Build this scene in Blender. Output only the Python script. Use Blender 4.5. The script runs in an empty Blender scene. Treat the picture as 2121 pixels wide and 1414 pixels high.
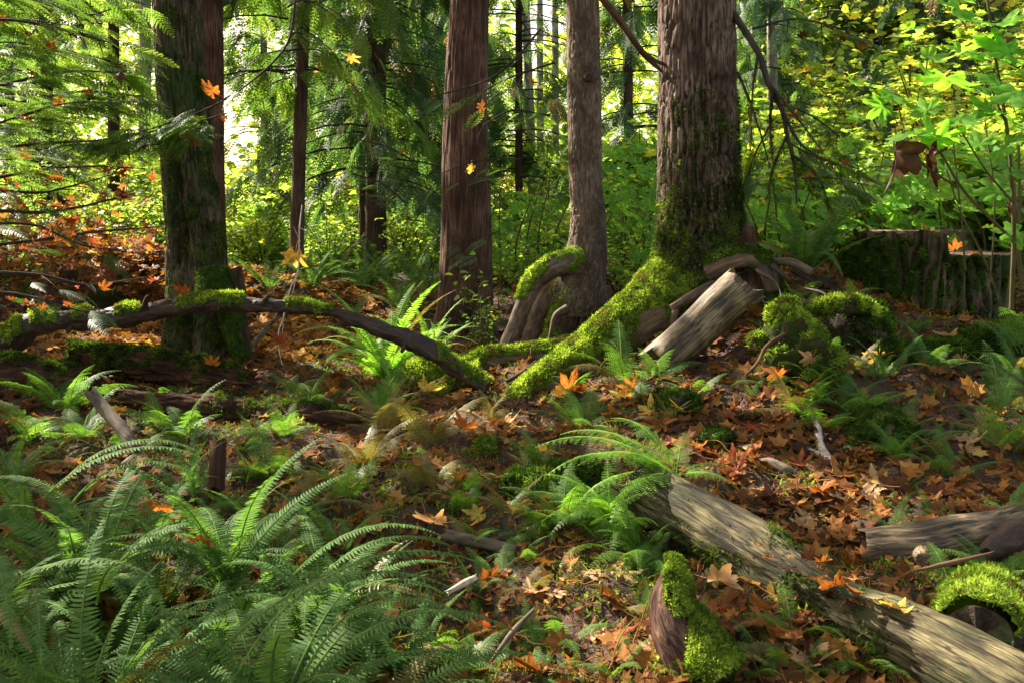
import bpy, math, random
import numpy as np
from mathutils import Matrix, Vector, Euler

SC = bpy.context.scene
COL = SC.collection
RNG = np.random.default_rng(7)
random.seed(7)
R = math.radians

# ------------------------------------------------------------------ camera, sky, sun, exposure
FPX, PITCH, EYE = 2062.0, R(7.0), 1.5
cam_d = bpy.data.cameras.new("camera"); cam = bpy.data.objects.new("camera", cam_d); COL.objects.link(cam)
cam_d.lens = 35.0; cam_d.sensor_width = 36.0; cam_d.clip_end = 500; cam_d.clip_start = 0.05
cam.location = (0, 0, EYE); cam.rotation_euler = (R(90) - PITCH, 0, 0)
cam_d.dof.use_dof = True; cam_d.dof.focus_distance = 6.0; cam_d.dof.aperture_fstop = 13
SC.camera = cam

SUN_EL, SUN_BACK = R(40), R(39)       # elevation; how far behind straight-left the sun stands
SUN = np.array([-math.cos(SUN_BACK) * math.cos(SUN_EL), math.sin(SUN_BACK) * math.cos(SUN_EL), math.sin(SUN_EL)])
w = bpy.data.worlds.new("World"); SC.world = w; w.use_nodes = True
nt = w.node_tree; nt.nodes.clear()
sky = nt.nodes.new("ShaderNodeTexSky"); sky.sky_type = 'NISHITA'; sky.sun_disc = False
sky.sun_elevation = SUN_EL; sky.sun_rotation = math.atan2(SUN[0], SUN[1])
sky.air_density = 1.0; sky.dust_density = 3.0; sky.ozone_density = 1.0
bg = nt.nodes.new("ShaderNodeBackground"); bg.inputs[1].default_value = 0.12
ow = nt.nodes.new("ShaderNodeOutputWorld")
tn = nt.nodes.new("ShaderNodeVectorMath"); tn.operation = 'MULTIPLY'; tn.inputs[1].default_value = (1.20, 1.0, .74)   # hazy warm sky
nt.links.new(sky.outputs[0], tn.inputs[0]); nt.links.new(tn.outputs[0], bg.inputs[0]); nt.links.new(bg.outputs[0], ow.inputs[0])
sun_d = bpy.data.lights.new("sun", 'SUN'); sun = bpy.data.objects.new("sun", sun_d); COL.objects.link(sun)
sun_d.energy = 5.0; sun_d.angle = R(0.53); sun_d.color = (1.0, 0.92, 0.78)
sun.rotation_euler = Vector(SUN).to_track_quat('Z', 'Y').to_euler()
vs = SC.view_settings; vs.view_transform = 'Standard'; vs.look = 'None'; vs.gamma = 1; vs.exposure = 1.8
SC.display_settings.display_device = 'sRGB'
cy = SC.cycles
cy.max_bounces = 6; cy.diffuse_bounces = 3; cy.glossy_bounces = 2; cy.transmission_bounces = 5
cy.use_denoising = True; cy.denoising_prefilter = 'ACCURATE'; cy.denoising_input_passes = 'RGB_ALBEDO_NORMAL'; cy.caustics_reflective = False; cy.caustics_refractive = False
cy.sample_clamp_indirect = 6.0

# ------------------------------------------------------------------ pixels to places
CT, ST = math.cos(PITCH), math.sin(PITCH)
def P(px, py, Y):
    """world point seen at photo pixel (px, py) at forward distance Y"""
    u = (px - 1060.5) / FPX; v = (707 - py) / FPX
    t = Y / (CT + v * ST)
    return np.array([u * t, Y, EYE + t * (-ST + v * CT)])
def PXM(Y, py=700):
    """metres per photo pixel at distance Y"""
    return Y / (CT + (707 - py) / FPX * ST) / FPX
def to_px(p):
    p = np.atleast_2d(p)
    d = p[:, 1] * CT - (p[:, 2] - EYE) * ST
    u = p[:, 0] / d; v = (p[:, 1] * ST + (p[:, 2] - EYE) * CT) / d
    return 1060.5 + u * FPX, 707 - v * FPX

# ------------------------------------------------------------------ noise
def _h(i, j, k, s):
    n = (i.astype(np.int64) * 374761393 + j.astype(np.int64) * 668265263 + k.astype(np.int64) * 2147483647 + s * 1274126177) & 0xffffffff
    n = ((n ^ (n >> 13)) * 1274126177) & 0xffffffff
    n = ((n ^ (n >> 15)) * 2246822519) & 0xffffffff
    return ((n ^ (n >> 16)) & 0xffff) / 65535.0
def vn(p, s=0):
    f = np.floor(p); d = p - f; d = d * d * (3 - 2 * d)
    i, j, k = f[..., 0], f[..., 1], f[..., 2]; x, y, z = d[..., 0], d[..., 1], d[..., 2]
    r = 0
    for a in (0, 1):
        for b in (0, 1):
            for c in (0, 1):
                r = r + _h(i + a, j + b, k + c, s) * (x if a else 1 - x) * (y if b else 1 - y) * (z if c else 1 - z)
    return r
def fbm(p, s=0, o=4):
    r = 0; a = .5; t = 0
    for q in range(o):
        r = r + a * vn(p * (2.03 ** q), s + q * 17); t += a; a *= .5
    return r / t

# ------------------------------------------------------------------ ground
ANCH = [  # px, py, Y
 (0,1414,2.9),(500,1414,2.9),(1000,1414,3.0),(1500,1414,2.9),(2100,1414,2.8),(-500,1300,3.2),(2600,1300,3.2),
 (0,1150,3.9),(500,1150,3.9),(900,1150,3.9),(1250,1140,3.8),(1700,1180,3.5),(2100,1200,3.4),
 (0,1000,4.7),(400,980,4.8),(700,960,4.8),(1000,960,4.7),(1250,950,4.6),(1450,960,4.5),(1650,1000,4.2),(1900,1060,3.95),(2120,1050,4.0),
 (0,860,5.5),(250,860,5.5),(500,870,5.6),(750,860,5.7),(1000,850,5.6),(1200,835,5.6),(1450,850,5.0),(1650,880,4.7),(1900,950,4.5),(2120,930,4.6),
 (50,770,6.3),(250,760,6.6),(450,765,7.0),(650,760,7.2),(850,790,6.5),(1060,800,6.2),(1300,790,5.9),(1420,770,5.6),(1620,760,5.2),(1800,800,5.4),(2000,850,5.2),
 (100,700,7.6),(250,685,8.0),(450,720,8.0),(650,700,8.3),(850,710,8.2),(1050,730,7.6),(1250,715,7.6),(1400,640,7.2),(1550,620,6.1),(1680,590,6.0),(1800,700,5.9),(2000,720,5.9),
 (1620,600,5.9),(1700,620,5.85),(1570,640,5.8),
 (1600,540,6.8),(1720,530,7.0),(1900,560,7.8),(2120,600,7.5),(2120,700,6.2),
 (200,560,11),(330,500,11.5),(60,600,11),(550,600,12),(800,590,13),(1060,600,12),(1300,580,12),(1600,540,12),(1950,530,12),(-400,600,11),(2500,560,12),
 (100,560,20),(600,560,20),(1060,560,20),(1600,540,20),(2100,530,20),(-600,560,20),(2700,540,20),
]
_A = np.array([P(*a) for a in ANCH])
_A = np.vstack([_A, [[x, 45, .3] for x in (-40, -20, 0, 20, 40)], [[x, y, .1] for x in (-8, 8) for y in (0, 3)], [[-1.5, .5, 0], [0, -2, 0], [1.5, .5, 0]]])
def ground_h(x, y, detail=True):
    x = np.asarray(x, float); y = np.asarray(y, float); sh = x.shape
    x = x.ravel(); y = y.ravel()
    out = np.empty(len(x))
    for i in range(0, len(x), 20000):
        xs, ys = x[i:i+20000, None], y[i:i+20000, None]
        d2 = (xs - _A[:, 0]) ** 2 + (ys - _A[:, 1]) ** 2
        rad = (.28 + .10 * np.maximum(_A[:, 1], 0)) ** 2
        wgt = np.exp(-d2 / rad / .9) + 1e-3 / (1 + d2 / rad) ** 2
        out[i:i+20000] = (wgt * _A[:, 2]).sum(1) / wgt.sum(1)
    if detail:
        q = np.stack([x, y, x * 0], 1)
        far = np.clip((y - 2) / 3, 0, 1)
        out += .15 * (fbm(q * 2.2, 3, 3) - .5) + .10 * (fbm(q * 6, 5, 3) - .5) * (y < 16)
    return out.reshape(sh)
_gx = np.linspace(-9, 9, 721); _gy = np.linspace(-1, 17, 721)
_GX, _GY = np.meshgrid(_gx, _gy, indexing='ij')
_GH = ground_h(_GX, _GY)
def gh(x, y):
    """fast ground height"""
    x = np.atleast_1d(np.asarray(x, float)); y = np.atleast_1d(np.asarray(y, float))
    a = (np.clip(x, -8.99, 8.98) + 9) / .025; b = (np.clip(y, -.99, 16.97) + 1) / .025
    i = a.astype(int); j = b.astype(int); fa = a - i; fb = b - j
    r = _GH[i, j] * (1-fa) * (1-fb) + _GH[i+1, j] * fa * (1-fb) + _GH[i, j+1] * (1-fa) * fb + _GH[i+1, j+1] * fa * fb
    m = (np.abs(x) > 8.9) | (y > 16.9)
    if m.any(): r[m] = ground_h(x[m], y[m])
    return r
def hit(px, py, y0=2.0, y1=16.0):
    """where the view ray of photo pixel meets the ground"""
    Y = np.linspace(y0, y1, 900)
    u = (px - 1060.5) / FPX; v = (707 - py) / FPX
    t = Y / (CT + v * ST); z = EYE + t * (-ST + v * CT); x = u * t
    b = np.nonzero(z < gh(x, Y))[0]
    if len(b) == 0: return None
    k = b[0]
    return np.array([x[k], Y[k], gh(x[k], Y[k])[0]])

# ------------------------------------------------------------------ mesh builder
class MB:
    def __init__(s): s.v = []; s.f = []; s.t = []; s.c = []; s.m = []; s.n = 0; s.sm = []
    def add(s, v, f, tint=0.5, co=None, mat=0, smooth=False):
        """v (n,3); f (m,3|4) array"""
        v = np.asarray(v, float).reshape(-1, 3); f = np.asarray(f, int)
        s.v.append(v); s.f.append(f + s.n); s.n += len(v)
        s.t.append(np.broadcast_to(np.asarray(tint, float).ravel(), (len(v),)) if np.size(tint) in (1, len(v)) else np.resize(tint, len(v)))
        s.c.append(v if co is None else co)
        s.m.append(np.full(len(f), mat)); s.sm.append(np.full(len(f), smooth))
        return s
    def empty(s): return s.n == 0
    def arrays(s): return np.vstack(s.v), s.f
    def mesh(s, name, mats):
        me = bpy.data.meshes.new(name)
        V = np.vstack(s.v) if s.v else np.zeros((0, 3))
        idx = np.concatenate([f.ravel() for f in s.f]); tot = np.concatenate([np.full(len(f), f.shape[1]) for f in s.f])
        me.vertices.add(len(V)); me.vertices.foreach_set("co", V.astype(np.float32).ravel())
        me.loops.add(len(idx)); me.loops.foreach_set("vertex_index", idx.astype(np.int32))
        me.polygons.add(len(tot)); st = np.concatenate([[0], np.cumsum(tot)[:-1]])
        me.polygons.foreach_set("loop_start", st.astype(np.int32)); me.polygons.foreach_set("loop_total", tot.astype(np.int32))
        for m in (mats if isinstance(mats, (list, tuple)) else [mats]): me.materials.append(m)
        me.polygons.foreach_set("material_index", np.concatenate(s.m).astype(np.int32))
        me.polygons.foreach_set("use_smooth", np.concatenate(s.sm))
        a = me.attributes.new("tint", 'FLOAT', 'POINT'); a.data.foreach_set("value", np.concatenate(s.t).astype(np.float32))
        a = me.attributes.new("grain", 'FLOAT_VECTOR', 'POINT'); a.data.foreach_set("vector", np.vstack(s.c).astype(np.float32).ravel())
        me.update(); me.validate()
        return me
def link(name, me, parent=None, loc=None):
    o = bpy.data.objects.new(name, me); COL.objects.link(o)
    if parent is not None: o.parent = parent
    if loc is not None: o.location = loc
    return o
def tag(o, label=None, cat=None, group=None, kind=None):
    if label: o["label"] = label
    if cat: o["category"] = cat
    if group: o["group"] = group
    if kind: o["kind"] = kind
    return o
def empty(name, loc=(0, 0, 0), rz=0.0):
    o = bpy.data.objects.new(name, None); COL.objects.link(o); o.location = loc; o.rotation_euler = (0, 0, rz)
    o.empty_display_size = .1
    return o
def part(name, mb, mats, parent):
    if mb.n == 0: print("EMPTY PART", name, parent.name); return None
    """a part whose mesh is in world coordinates under a thing's empty (rotation 0)"""
    off = np.array(parent.location)
    if parent.parent is not None: off = off + np.array(parent.parent.location)
    mb.v = [v - off for v in mb.v]
    return link(name, mb.mesh(name, mats), parent)

def stamp(mb, T, F, pos, rot, scale, tint=None, mat=0, tco=None):
    """many copies of a template: T (n,3), F (m,k), pos (N,3), rot (N,3,3), scale (N,) """
    N = len(pos); n = len(T)
    if N == 0: return
    V = np.einsum('nij,kj->nki', rot, T) * np.asarray(scale).reshape(-1, 1, 1) + np.asarray(pos)[:, None, :]
    FF = (F[None] + (np.arange(N) * n)[:, None, None]).reshape(-1, F.shape[1])
    if tint is None: tint = RNG.random(N)
    t = np.repeat(tint, n)
    mb.add(V.reshape(-1, 3), FF, t, np.tile(T if tco is None else tco, (N, 1)), mat)
def frames(d, up=None, roll=None):
    """rotation matrices whose X axis is d (N,3), Z roughly up"""
    d = np.asarray(d, float); d = d / np.maximum(np.linalg.norm(d, axis=1, keepdims=True), 1e-9)
    if up is None: up = np.tile([0, 0, 1.0], (len(d), 1))
    y = np.cross(up, d); ln = np.linalg.norm(y, axis=1, keepdims=True)
    y = np.where(ln < 1e-3, [0, 1, 0], y / np.maximum(ln, 1e-9)); z = np.cross(d, y)
    if roll is not None:
        c, s = np.cos(roll)[:, None], np.sin(roll)[:, None]
        y, z = y * c + z * s, z * c - y * s
    return np.stack([d, y, z], 2)
def rnd_dirs(n, zmin=-1, zmax=1):
    z = RNG.uniform(zmin, zmax, n); a = RNG.uniform(0, 2 * np.pi, n); r = np.sqrt(np.maximum(0, 1 - z * z))
    return np.stack([r * np.cos(a), r * np.sin(a), z], 1)

def resample(pts, rad, n):
    pts = np.asarray(pts, float); rad = np.asarray(rad, float)
    k = len(pts)
    e = np.vstack([2 * pts[0] - pts[1], pts, 2 * pts[-1] - pts[-2]]); er = np.concatenate([[rad[0]], rad, [rad[-1]]])
    seg = np.linalg.norm(np.diff(pts, axis=0), axis=1); cs = np.concatenate([[0], np.cumsum(seg)])
    s = np.linspace(0, cs[-1], n); i = np.clip(np.searchsorted(cs, s, side='right') - 1, 0, k - 2)
    t = ((s - cs[i]) / np.maximum(seg[i], 1e-9))[:, None]
    p0, p1, p2, p3 = e[i], e[i+1], e[i+2], e[i+3]
    q = .5 * ((2 * p1) + (-p0 + p2) * t + (2 * p0 - 5 * p1 + 4 * p2 - p3) * t * t + (-p0 + 3 * p1 - 3 * p2 + p3) * t ** 3)
    r = er[i+1] * (1 - t[:, 0]) + er[i+2] * t[:, 0]
    return q, r, s
def tube(mb, pts, rad, n=24, seg=10, disp=None, caps=True, mat=0, cap_mat=None, tint=.5, flat=None, cap_in=0.0, smooth=True, jag=0.0):
    """swept tube with straightened grain coordinates; disp(grain(n,seg,3), ang, s) -> radial offset"""
    q, r, s = resample(pts, rad, n)
    d = np.gradient(q, axis=0); d /= np.linalg.norm(d, axis=1, keepdims=True)
    a0 = np.array([0, 0, 1.0]) if abs(d[0, 2]) < .8 else np.array([0, 1.0, 0])
    X = np.empty_like(q); x = np.cross(a0, d[0]); x /= np.linalg.norm(x)
    for i in range(n):
        x = x - d[i] * x.dot(d[i]); x /= np.linalg.norm(x); X[i] = x
    Yv = np.cross(d, X)
    a = np.linspace(0, 2 * np.pi, seg, endpoint=False)
    ca, sa = np.cos(a), np.sin(a)
    rr = r[:, None] * np.ones(seg)
    g = np.stack([rr * ca, rr * sa, np.broadcast_to(s[:, None], rr.shape)], 2)
    if disp is not None: rr = rr + disp(g, a, s)
    V = q[:, None] + rr[..., None] * (ca[None, :, None] * X[:, None] + sa[None, :, None] * Yv[:, None])
    if jag:
        j = (vn(np.stack([ca * 4, sa * 4, ca * 0], 1), 91) - .5) * jag
        V[-1] += d[-1] * j[:, None]; V[0] += d[0] * j[::-1, None]
    i = np.arange(n - 1)[:, None]; j = np.arange(seg)[None]; j2 = (j + 1) % seg
    F = np.stack([i * seg + j, i * seg + j2, (i + 1) * seg + j2, (i + 1) * seg + j], 2).reshape(-1, 4)
    tt = tint if np.size(tint) == 1 else np.repeat(np.interp(s, np.linspace(0, s[-1], np.size(tint)), tint), seg)
    base = mb.n
    mb.add(V.reshape(-1, 3), F, tt, g.reshape(-1, 3), mat, smooth)
    if caps:
        for end in (0, n - 1):
            ring = V[end]; c = q[end]; dirn = d[end] * (1 if end else -1)
            vs_, cs_ = [ring], [g[end] * [1, 1, 1]]
            for k, fr in enumerate((.66, .33, .08)):
                vs_.append(c + (ring - c) * fr - dirn * cap_in * (1 - fr) * r[end] + dirn[None] * (vn((ring - c) * fr * 40, k) - .5)[:, None] * r[end] * .08); cs_.append(g[end] * [fr, fr, 1])
            vv = np.vstack(vs_); cc = np.vstack(cs_)
            ff = []
            for k in range(3):
                aa = k * seg + np.arange(seg); bb = k * seg + (np.arange(seg) + 1) % seg
                ff.append(np.stack([aa, bb, bb + seg, aa + seg] if end else [bb, aa, aa + seg, bb + seg], 1))
            mb.add(vv, np.vstack(ff), .5, cc, mat if cap_mat is None else cap_mat, False)
            ctr = mb.n; mb.add(np.vstack([vv[-seg:], vv[-seg:].mean(0)]), np.stack([np.arange(seg), (np.arange(seg) + 1) % seg, np.full(seg, seg)] if end else [(np.arange(seg) + 1) % seg, np.arange(seg), np.full(seg, seg)], 1), .5, np.vstack([cc[-seg:], cc[-seg:].mean(0)]), mat if cap_mat is None else cap_mat, False)
    return V, F
def pathP(l):
    """[(px, py, Y, width px)] -> points, radii"""
    return np.array([P(a, b, y) for a, b, y, w_ in l]), np.array([w_ / 2 * PXM(y, b) for a, b, y, w_ in l])

def furrow(k=9.0, stretch=.14, depth=.02, seed=1):
    """plated bark: narrow wandering clefts between ridges that break up along the grain"""
    def f(g, a, s):
        wob = (fbm(g * [4, 4, 2.0], seed + 5, 2) - .5) * .8
        q = g * [k, k, k * stretch] + wob[..., None] * [1, 1, 0]
        n1 = vn(q * 2.2, seed); n3 = vn(q * [1.3, 1.3, 3.2] + 7, seed + 2)
        cl = np.exp(-((n1 - .5) / .075) ** 2); br = np.exp(-((n3 - .5) / .04) ** 2)
        n2 = fbm(q * [5, 5, 6], seed + 3, 2)
        return depth * (-.95 * cl - .4 * br + .45 * (n2 - .5) + .35 * (fbm(g * [2.5, 2.5, .8], seed + 9, 2) - .5))
    return f
def cracks(k=7.0, depth=.02, seed=1, stretch=.07, wid=.05):
    """long narrow splits along the grain"""
    def f(g, a, s):
        q = g * [k, k, k * stretch]; q = q + ((fbm(g * [3, 3, 1.5], seed + 1, 2) - .5) * .5)[..., None] * [1, 1, 0]
        return -depth * np.exp(-((vn(q, seed) - .5) / wid) ** 2) * np.clip((fbm(g * [1.5, 1.5, 1.2], seed + 4, 2) - .4) * 6, 0, 1)
    return f
def lumpy(k=5.0, depth=.02, stretch=.4, seed=1):
    def f(g, a, s):
        return depth * ((fbm(g * [k, k, k * stretch], seed, 3) - .5) * 2 + .5 * (fbm(g * [k * 4, k * 4, k * 4 * stretch], seed + 4, 2) - .5))
    return f

# ------------------------------------------------------------------ sunlit places: (px, py, Y, radius m)
LIT = [(1480,630,5.6,.10),(1440,690,5.55,.08),(1390,735,5.5,.10),
 (1330,640,6.1,.16),(1380,595,6.3,.13),(1250,690,6.0,.20),(1180,740,5.9,.18),(1110,785,5.8,.16),(1080,810,5.8,.12),(1360,520,6.5,.12),(1010,745,6.5,.18),(930,765,6.4,.2),(1080,735,6.5,.15),(860,790,6.3,.18),
 (690,720,6.9,.22),(740,740,6.8,.25),(800,740,6.8,.25),(860,700,6.8,.22),(760,790,6.5,.2),(900,690,6.8,.12),
 (700,690,6.8,.25),(770,690,6.75,.28),(840,690,6.75,.28),(900,720,6.8,.2),(650,740,6.8,.2),(720,770,6.6,.2),
 (1120,570,7.2,.12),(1180,540,7.4,.1),(1080,640,7.2,.1),(1050,700,7.2,.1),(1175,400,7.5,.1),(1180,250,7.5,.12),(1178,80,7.5,.12),(1180,480,7.5,.12),(1370,100,6.4,.14),(1365,250,6.4,.12),(1365,400,6.4,.10),(1368,-60,6.4,.14),
 (210,690,8.0,.25),(280,700,7.8,.22),(330,690,7.9,.15),(300,560,9,.35),(260,500,10,.4),(330,460,10,.3),(230,790,6.3,.12),(120,760,6.4,.14),
 (180,920,3.5,.12),(260,910,3.5,.14),(350,915,3.5,.13),(120,960,3.4,.10),(60,1020,3.3,.1),
 (1200,970,4.0,.1),(1280,930,4.1,.13),(1360,925,4.1,.14),(1120,990,4.0,.08),
 (1620,650,5.3,.05),(1665,690,5.2,.04),(1720,640,5.3,.05),(1790,640,5.4,.04),(1640,745,5.1,.05),(1720,770,5.1,.06),(1620,800,5.0,.08),(1810,790,5.1,.09),(1870,760,5.0,.08),
 (1180,815,5.6,.13),(1310,800,5.4,.1),(1030,880,5.2,.16),(1090,880,5.2,.12),(950,830,5.6,.18),(1100,840,5.5,.15),(1160,875,5.3,.12),
 (1530,920,4.6,.16),(1600,870,4.7,.12),(1480,870,4.9,.12),(1560,960,4.4,.12),(1680,930,4.5,.12),(1700,980,4.3,.12),(1650,1060,4.1,.14),(1500,1000,4.3,.1),(1760,1000,4.2,.12),(1750,1090,3.9,.12),
 (1380,1060,3.8,.08),(1480,1110,3.6,.10),(1560,1140,3.45,.08),(1700,1210,3.2,.1),(1850,1290,2.95,.12),(1960,1330,2.8,.10),(2060,1390,2.65,.09),(1850,1110,3.6,.07),(1940,1105,3.6,.09),(2050,1150,3.3,.1),(2090,1220,3.1,.12),(1970,1230,2.9,.1),
 (900,1080,3.7,.09),(1270,1300,3.1,.1),(1180,1240,3.2,.08),(1440,1190,2.9,.08),(1480,1340,2.75,.07),
 (700,1210,3.1,.1),(600,1240,3.0,.08),(820,1190,3.2,.1),(650,920,5,.15),(560,930,5,.12),(380,820,5.4,.1),(450,860,5.4,.12),(100,870,5.2,.12),(700,980,4.5,.15),
 (1930,510,6.8,.13),(1980,520,6.8,.12),(1830,495,6.9,.14),(1690,470,6.6,.15),(2050,450,4.6,.3),(1980,350,4.5,.35),(1900,250,4.5,.4),(2050,150,4.5,.45),(2080,560,5,.2),
 (1800,540,6.4,.07),(2035,600,6.4,.12),(1960,500,7.0,.14),(1880,470,7.2,.12),(960,850,5.6,.12),(1240,865,5.2,.12),(1410,835,5.1,.1),(1600,1035,4.2,.1),(1900,1045,4.0,.13),(2040,1060,3.9,.1),(700,880,5.4,.14),(600,900,5.3,.12),(480,885,5.4,.12),(250,860,5.5,.13),(1000,1290,3.05,.1),(1120,1350,2.95,.1),(1330,1380,2.85,.08),(880,1250,3.1,.08),
 (60,1090,3.1,.07),(480,1080,3.2,.08),(330,1180,2.8,.06),(560,1190,2.8,.07),(760,1200,2.9,.07),(860,1240,2.9,.06),(250,1250,2.6,.05),(120,1180,2.8,.06),(650,1320,2.6,.05),(860,950,4.9,.12),(780,900,5.1,.12),(1850,1110,3.5,.10),(1930,1105,3.5,.10),
 (613,530,7.0,.12),(415,625,6.3,.08),(470,620,6.3,.10),(250,640,6.2,.10),(90,665,6.2,.08),(620,635,6.2,.07),
 (100,280,5.0,.5),(250,300,5.0,.4),(50,100,5.0,.5),(150,180,5.0,.4),(60,430,5.5,.3),(200,430,5.5,.35),(400,270,5.4,.3),
 *[(a, b, 5.2, .3) for a in (10, 90, 170, 250) for b in (20, 100, 180, 260)], *[(a, b, 5.6, .3) for a in (40, 140, 240, 310) for b in (350, 440, 520)],
 (960,390,8.5,.1),(912,300,8.5,.12),(905,500,8.5,.1),(925,100,8.5,.12),(330,150,7.6,.1),(335,40,7.6,.1)]
_S1 = np.cross(SUN, [0, 0, 1.0]); _S1 /= np.linalg.norm(_S1); _S2 = np.cross(_S1, SUN)
_LP = np.array([P(a, b, c) for a, b, c, d in LIT]); _LR = np.array([d * (1.3 if d < .24 else 1) for *_, d in LIT])
_LU = np.stack([_LP @ _S1, _LP @ _S2], 1); _LT = _LP @ SUN
def keep(p, near=.45, grow=.03, big=False):
    """False where foliage at p would stand in the sun's way to one of the sunlit places"""
    p = np.atleast_2d(p); u = np.stack([p @ _S1, p @ _S2], 1); t = p @ SUN
    k = np.ones(len(p), bool)
    for i in range(len(_LR)):
        if not big and _LR[i] >= .3: continue
        d = np.hypot(u[:, 0] - _LU[i, 0], u[:, 1] - _LU[i, 1])
        k &= ~((d < _LR[i] + grow) & (t > _LT[i] + near))
    return k

# ------------------------------------------------------------------ materials
def new_mat(name):
    m = bpy.data.materials.new(name); m.use_nodes = True; t = m.node_tree; t.nodes.clear(); return m, t
def N(t, ty, **k):
    n = t.nodes.new(ty)
    for a, b in k.items():
        if a.startswith('i_'): n.inputs[int(a[2:])].default_value = b
        else: setattr(n, a, b)
    return n
def ramp(t, stops):
    r = N(t, "ShaderNodeValToRGB"); e = r.color_ramp.elements
    while len(e) < len(stops): e.new(.5)
    for q, (p, c) in zip(e, stops): q.position = p; q.color = (*c, 1)
    return r
def leaf_mat(name, stops, trans=.45, rough=.5, spec=.35, tmul=1.6, mott=.25, yel=(1.15, 1.15, .55)):
    m, t = new_mat(name); L = t.links.new
    at = N(t, "ShaderNodeAttribute", attribute_name="tint"); r = ramp(t, stops); L(at.outputs['Fac'], r.inputs[0])
    ge = N(t, "ShaderNodeNewGeometry"); no = N(t, "ShaderNodeTexNoise"); no.inputs['Scale'].default_value = 25; no.inputs['Detail'].default_value = 2
    L(ge.outputs['Position'], no.inputs['Vector'])
    mr = N(t, "ShaderNodeMapRange"); mr.inputs[1].default_value = .3; mr.inputs[2].default_value = .7; mr.inputs[3].default_value = 1 - mott; mr.inputs[4].default_value = 1 + mott
    L(no.outputs['Fac'], mr.inputs[0])
    mx = N(t, "ShaderNodeVectorMath", operation='SCALE'); L(r.outputs[0], mx.inputs[0]); L(mr.outputs[0], mx.inputs['Scale'])
    pb = N(t, "ShaderNodeBsdfPrincipled"); pb.inputs['Roughness'].default_value = rough; pb.inputs['Specular IOR Level'].default_value = spec
    L(mx.outputs[0], pb.inputs['Base Color'])
    tm = N(t, "ShaderNodeVectorMath", operation='MULTIPLY'); L(mx.outputs[0], tm.inputs[0]); tm.inputs[1].default_value = tuple(tmul * c for c in yel)
    tr = N(t, "ShaderNodeBsdfTranslucent"); L(tm.outputs[0], tr.inputs['Color'])
    ms = N(t, "ShaderNodeMixShader"); ms.inputs[0].default_value = trans; L(pb.outputs[0], ms.inputs[1]); L(tr.outputs[0], ms.inputs[2])
    o = N(t, "ShaderNodeOutputMaterial"); L(ms.outputs[0], o.inputs[0]); return m
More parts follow.
